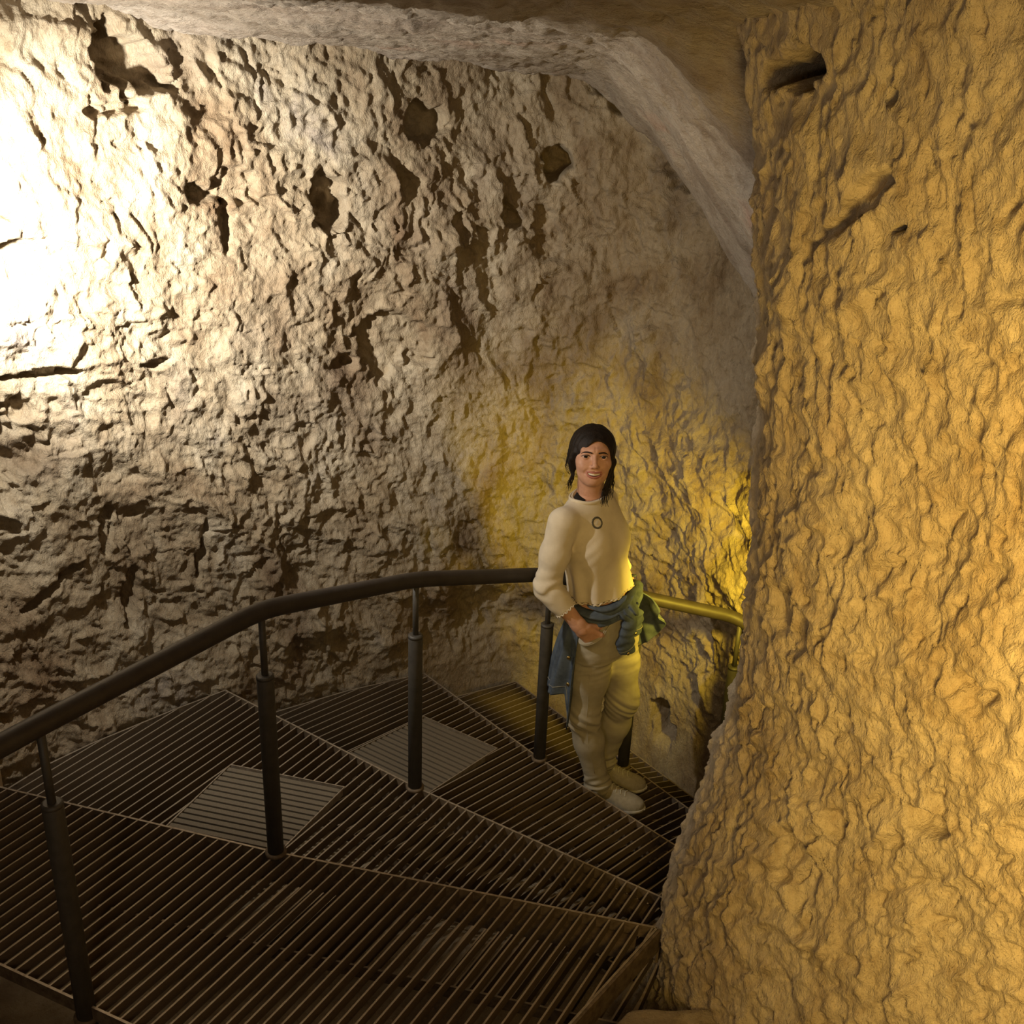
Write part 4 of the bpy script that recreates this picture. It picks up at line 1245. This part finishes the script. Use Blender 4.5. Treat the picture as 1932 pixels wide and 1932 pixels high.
# ---- denim jacket tied round the waist -----------------------------------------------------------
WC = np.array([0.374, 3.662, 1.335])
def wrap_field(P):
    """rolled sleeves and collar running round the waist"""
    x = P[..., 0] - WC[0]; y = P[..., 1] - WC[1]
    R = x * Rv[0] + y * Rv[1]; F = x * Fv[0] + y * Fv[1]
    th = np.arctan2(F, R)
    tilt = WC[2] + 0.018 - 0.016 * np.cos(th) + 0.022 * np.sin(th)
    k = np.sqrt((R / 0.146) ** 2 + (F / 0.112) ** 2)
    dr = (k - 1) * 0.125
    dz = P[..., 2] - tilt
    d = np.sqrt((dr / 0.021) ** 2 + (dz / 0.040) ** 2) - 1
    d = d * 0.020
    d = d + 0.0060 * np.sin(dz * 190 + 5 * np.sin(th * 2) + 3 * n3(P, 7, 31)) + 0.003 * n3(P, 24, 32)
    return d
KN_P = WC + Fv * 0.130 + Rv * 0.020 + np.array([0, 0, 0.022])       # knot
def knot_field(P):
    d = ell(P, KN_P, (0.036, 0.032, 0.030))
    d = smin(d, cap(P, KN_P - Rv * 0.03 + Uv * 0.012, KN_P + Rv * 0.035 - Uv * 0.004, 0.021, 0.019), 0.008)
    d = d + 0.004 * np.sin((P[..., 2] * 0.8 + P[..., 0]) * 210 + 3 * n3(P, 20, 41))
    return d
def sleeve_end(pts, rad, seed):
    def f(P):
        d = chain(P, pts, rad, 0.02, flat=(Fv * 0.8 + Rv * 0.2, 0.55))
        ax = (pts[-1] - pts[0]) / np.linalg.norm(pts[-1] - pts[0])
        s = (P - pts[-1].astype(np.float32)) @ ax.astype(np.float32)
        d = d + 0.003 * np.sin(s * 160 + 4 * n3(P, 16, seed)) * (s < -0.03)
        return smax(d, s, 0.004)
    return f
S1 = [KN_P + Fv * 0.012, KN_P + Rv * 0.020 + Fv * 0.022 - Uv * 0.05, KN_P + Rv * 0.030 + Fv * 0.018 - Uv * 0.115, KN_P + Rv * 0.012 + Fv * 0.020 - Uv * 0.165]
S2 = [KN_P - Rv * 0.02 + Fv * 0.006, KN_P - Rv * 0.045 + Fv * 0.006 - Uv * 0.04, KN_P - Rv * 0.050 + Fv * 0.004 - Uv * 0.115]
def jacket_field(P):
    d = wrap_field(P)
    d = smin(d, knot_field(P), 0.008)
    d = smin(d, sleeve_end(S1, [0.022, 0.032, 0.036, 0.037], 51)(P), 0.006)
    d = smin(d, sleeve_end(S2, [0.022, 0.032, 0.034], 57)(P), 0.006)
    return d
jacket = sdf_obj('denim_jacket', jacket_field, (0.18, 3.40, 1.10), (0.62, 3.86, 1.43), 0.0030, M_DENIM, PER, PO)
jacket['label'] = 'dark blue denim jacket knotted round the waist by its sleeves'
# hanging body of the jacket: a folded cloth round the back of the hips
def drape():
    nth, nh = 150, 60
    th = np.radians(np.linspace(-2, -214, nth))            # 0 = right hip, -90 = back, -180 = left hip
    T, H = np.meshgrid(th, np.linspace(0, 1, nh))
    deg = np.degrees(T)
    length = np.interp(deg, [-214, -206, -196, -184, -165, -120, -60, -32, -22, -12, -6, -2], [0.10, 0.16, 0.24, 0.32, 0.36, 0.38, 0.38, 0.37, 0.36, 0.46, 0.49, 0.40])
    fold = 0.020 * np.sin(T * 7.5 + 0.6) + 0.010 * np.sin(T * 15 + 2 * H + 1.2) + 0.006 * np.sin(T * 29 + 4 * H)
    flare = np.interp(deg, [-214, -203, -188, -150, -60, -20, -2], [0.09, 0.135, 0.115, 0.060, 0.055, 0.030, 0.002])
    out = 0.018 + flare * H ** 0.8 + fold * sstep(0.05, 0.7, H)
    c = np.stack([np.interp(WC[2] - H * length, PZ, PX), np.full_like(T, 3.662)], -1)
    Wd = 0.148 + 0.012 * sstep(0, 0.4, H); Dp = 0.110 + 0.012 * sstep(0, 0.4, H)
    R = np.cos(T) * (Wd + out); F = np.sin(T) * (Dp + out)
    Z = WC[2] + 0.012 - 0.016 * np.cos(T) + 0.010 * np.sin(T) - H * length + 0.006 * np.sin(T * 11)
    P = np.stack([c[..., 0] + R * Rv[0] + F * Fv[0], c[..., 1] + R * Rv[1] + F * Fv[1], Z], -1)
    N = sheet_normals(P.reshape(-1, 3), nth, nh)
    cen = np.array([0.374, 3.662, 1.2])
    if ((P - cen) * N).sum() < 0: N = -N
    A = P.reshape(-1, 3); B = (P - N * 0.0045).reshape(-1, 3)
    F1 = grid_faces(nth, nh); n = nth * nh
    rim = np.r_[np.arange(nth), (np.arange(1, nh)) * nth + nth - 1, (nh - 1) * nth + np.arange(nth - 2, -1, -1), np.arange(nh - 2, 0, -1) * nth]
    r2 = np.roll(rim, -1)
    F2 = np.stack([rim, r2, r2 + n, rim + n], 1)
    o = mesh_obj('jacket_skirt', np.vstack([A, B]) - PO, np.vstack([F1[:, ::-1], F1 + n, F2]), M_DENIM, jacket, smooth=True)
    return o, P, N
dr, DP, DN = drape()
# hem band stitching, buttons on the front edge
nhh, ntt = DP.shape[:2]
row = nhh - 7
tube('hem_stitch', DP[row, 8:, :] + DN[row, 8:, :] * 0.0008, 0.0009, M_STITCH, jacket, 5, Vector(PO))
for h_, t_ in ((0.80, 12), (0.95, 6), (0.52, 13)):
    k = int(h_ * (nhh - 1)); p = DP[k, t_] + DN[k, t_] * 0.002; nrm = DN[k, t_]
    b_ = tube('button', [p - nrm * 0.002, p + nrm * 0.002, p + nrm * 0.0035], [0.0080, 0.0080, 0.0055], M_BRASS, jacket, 14, Vector(PO))
# pale cuff stitching on the two sleeve ends
for S, rr in ((S1, 0.037), (S2, 0.034)):
    ax = (S[-1] - S[-2]) / np.linalg.norm(S[-1] - S[-2])
    fl = Fv * 0.8 + Rv * 0.2; fl /= np.linalg.norm(fl); fl = fl - ax * (fl @ ax); fl /= np.linalg.norm(fl); sd = np.cross(ax, fl)
    ring = [S[-1] - ax * 0.030 + sd * (rr + 0.001) * math.cos(a) + fl * (rr * 0.55 + 0.001) * math.sin(a) for a in np.linspace(0, 2 * math.pi, 40, endpoint=False)]
    frill('cuff_stitch', ring, 0, 0.0008, M_STITCH, jacket)
    tube('button', [S[-1] - ax * 0.016 + fl * rr * 0.55 + sd * 0.012, S[-1] - ax * 0.016 + fl * (rr * 0.55 + 0.003) + sd * 0.012], 0.0065, M_BRASS, jacket, 12, Vector(PO))

# ---- shoes -----------------------------------------------------------------------------------------
def make_shoe(heel, toe, label):
    heel = np.array(heel); toe = np.array(toe)
    d = (toe - heel); L = np.linalg.norm(d); d = d / L; s = np.array([-d[1], d[0], 0]); u = Uv
    z0 = zD
    def loc(P):
        q = P - np.array([heel[0], heel[1], z0], np.float32)
        return np.stack([q @ d.astype(np.float32), q @ s.astype(np.float32), q[..., 2]], -1)
    t_ = [-0.008, -0.003, 0.008, 0.03, 0.08, 0.13, 0.18, 0.215, 0.24, 0.254, 0.263, 0.268]
    hw = [0.006, 0.019, 0.029, 0.036, 0.035, 0.039, 0.045, 0.0435, 0.0375, 0.0285, 0.0185, 0.006]
    def outline_d(q, grow):
        w = np.interp(q[..., 0], t_, hw)
        return np.maximum(np.abs(q[..., 1] - 0.004 * np.sin(q[..., 0] * 12)) - w - grow, np.maximum(-0.010 - grow - q[..., 0], q[..., 0] - 0.268 - grow))
    def sole_f(P):
        q = loc(P)
        bot = 0.002 + 0.016 * sstep(0.20, 0.27, q[..., 0]) + 0.004 * sstep(0.02, -0.005, q[..., 0])
        topz = 0.030 - 0.006 * sstep(0.05, 0.15, q[..., 0]) + 0.006 * sstep(0.20, 0.27, q[..., 0])
        return smax(outline_d(q, 0.004), np.maximum(bot - q[..., 2], q[..., 2] - topz), 0.006)
    def upper_f(P):
        q = loc(P)
        hgt = np.interp(q[..., 0], [-0.01, 0.04, 0.075, 0.11, 0.15, 0.19, 0.23, 0.262, 0.27], [0.098, 0.104, 0.110, 0.098, 0.083, 0.073, 0.066, 0.052, 0.036])
        w = np.interp(q[..., 0], t_, hw)
        k = (np.abs(q[..., 1] / (w + 0.001)) ** 2.3 + np.abs((q[..., 2] - 0.014) / (hgt - 0.014)) ** 2.3) ** (1 / 2.3)
        e = (k - 1) * 0.03
        e = smax(e, np.maximum(-0.004 - q[..., 0], q[..., 0] - 0.265), 0.012)
        e = np.maximum(e, 0.012 - q[..., 2])
        # ankle opening
        e = smax(e, -ell(q, (0.040, 0.0, 0.112), (0.040, 0.024, 0.034)), 0.006)
        return e
    lo = np.minimum(heel, toe) - 0.06; hi = np.maximum(heel, toe) + 0.06
    lo = (lo[0], lo[1], z0 - 0.004); hi = (hi[0], hi[1], z0 + 0.13)
    sh = sdf_obj('shoe', upper_f, lo, hi, 0.0026, M_SHOE, PER, PO)
    sh['label'] = label
    sdf_obj('sole', sole_f, lo, hi, 0.0026, M_SOLE, sh, PO)
    bv_ = bvh_of(sh)
    for k in range(5):
        x = 0.098 + 0.020 * k
        pts = []
        for y in np.linspace(-0.021, 0.021, 9):
            p = np.array([heel[0], heel[1], z0]) + d * (x + 0.006 * abs(y) / 0.021) + s * y + u * 0.2
            h = bv_.ray_cast(Vector(p), Vector((0, 0, -1)), 0.4)
            if h[0] is not None: pts.append(np.array(h[0]) + u * 0.0014)
        if len(pts) > 3: tube('lace', pts, 0.0022, M_LACE, sh, 6, Vector(PO))
    # sock in the opening
    c = np.array([heel[0], heel[1], z0]) + d * 0.042
    tube('sock', [c + u * 0.055, c + u * 0.10, c + u * 0.135], [0.034, 0.033, 0.032], M_BLACK, sh, 14, Vector(PO))
make_shoe((0.362, 3.690, 0), (0.596, 3.592, 0), 'near right shoe, partly behind the step edge')
make_shoe((0.376, 3.812, 0), (0.614, 3.732, 0), 'far left shoe with pale sole')
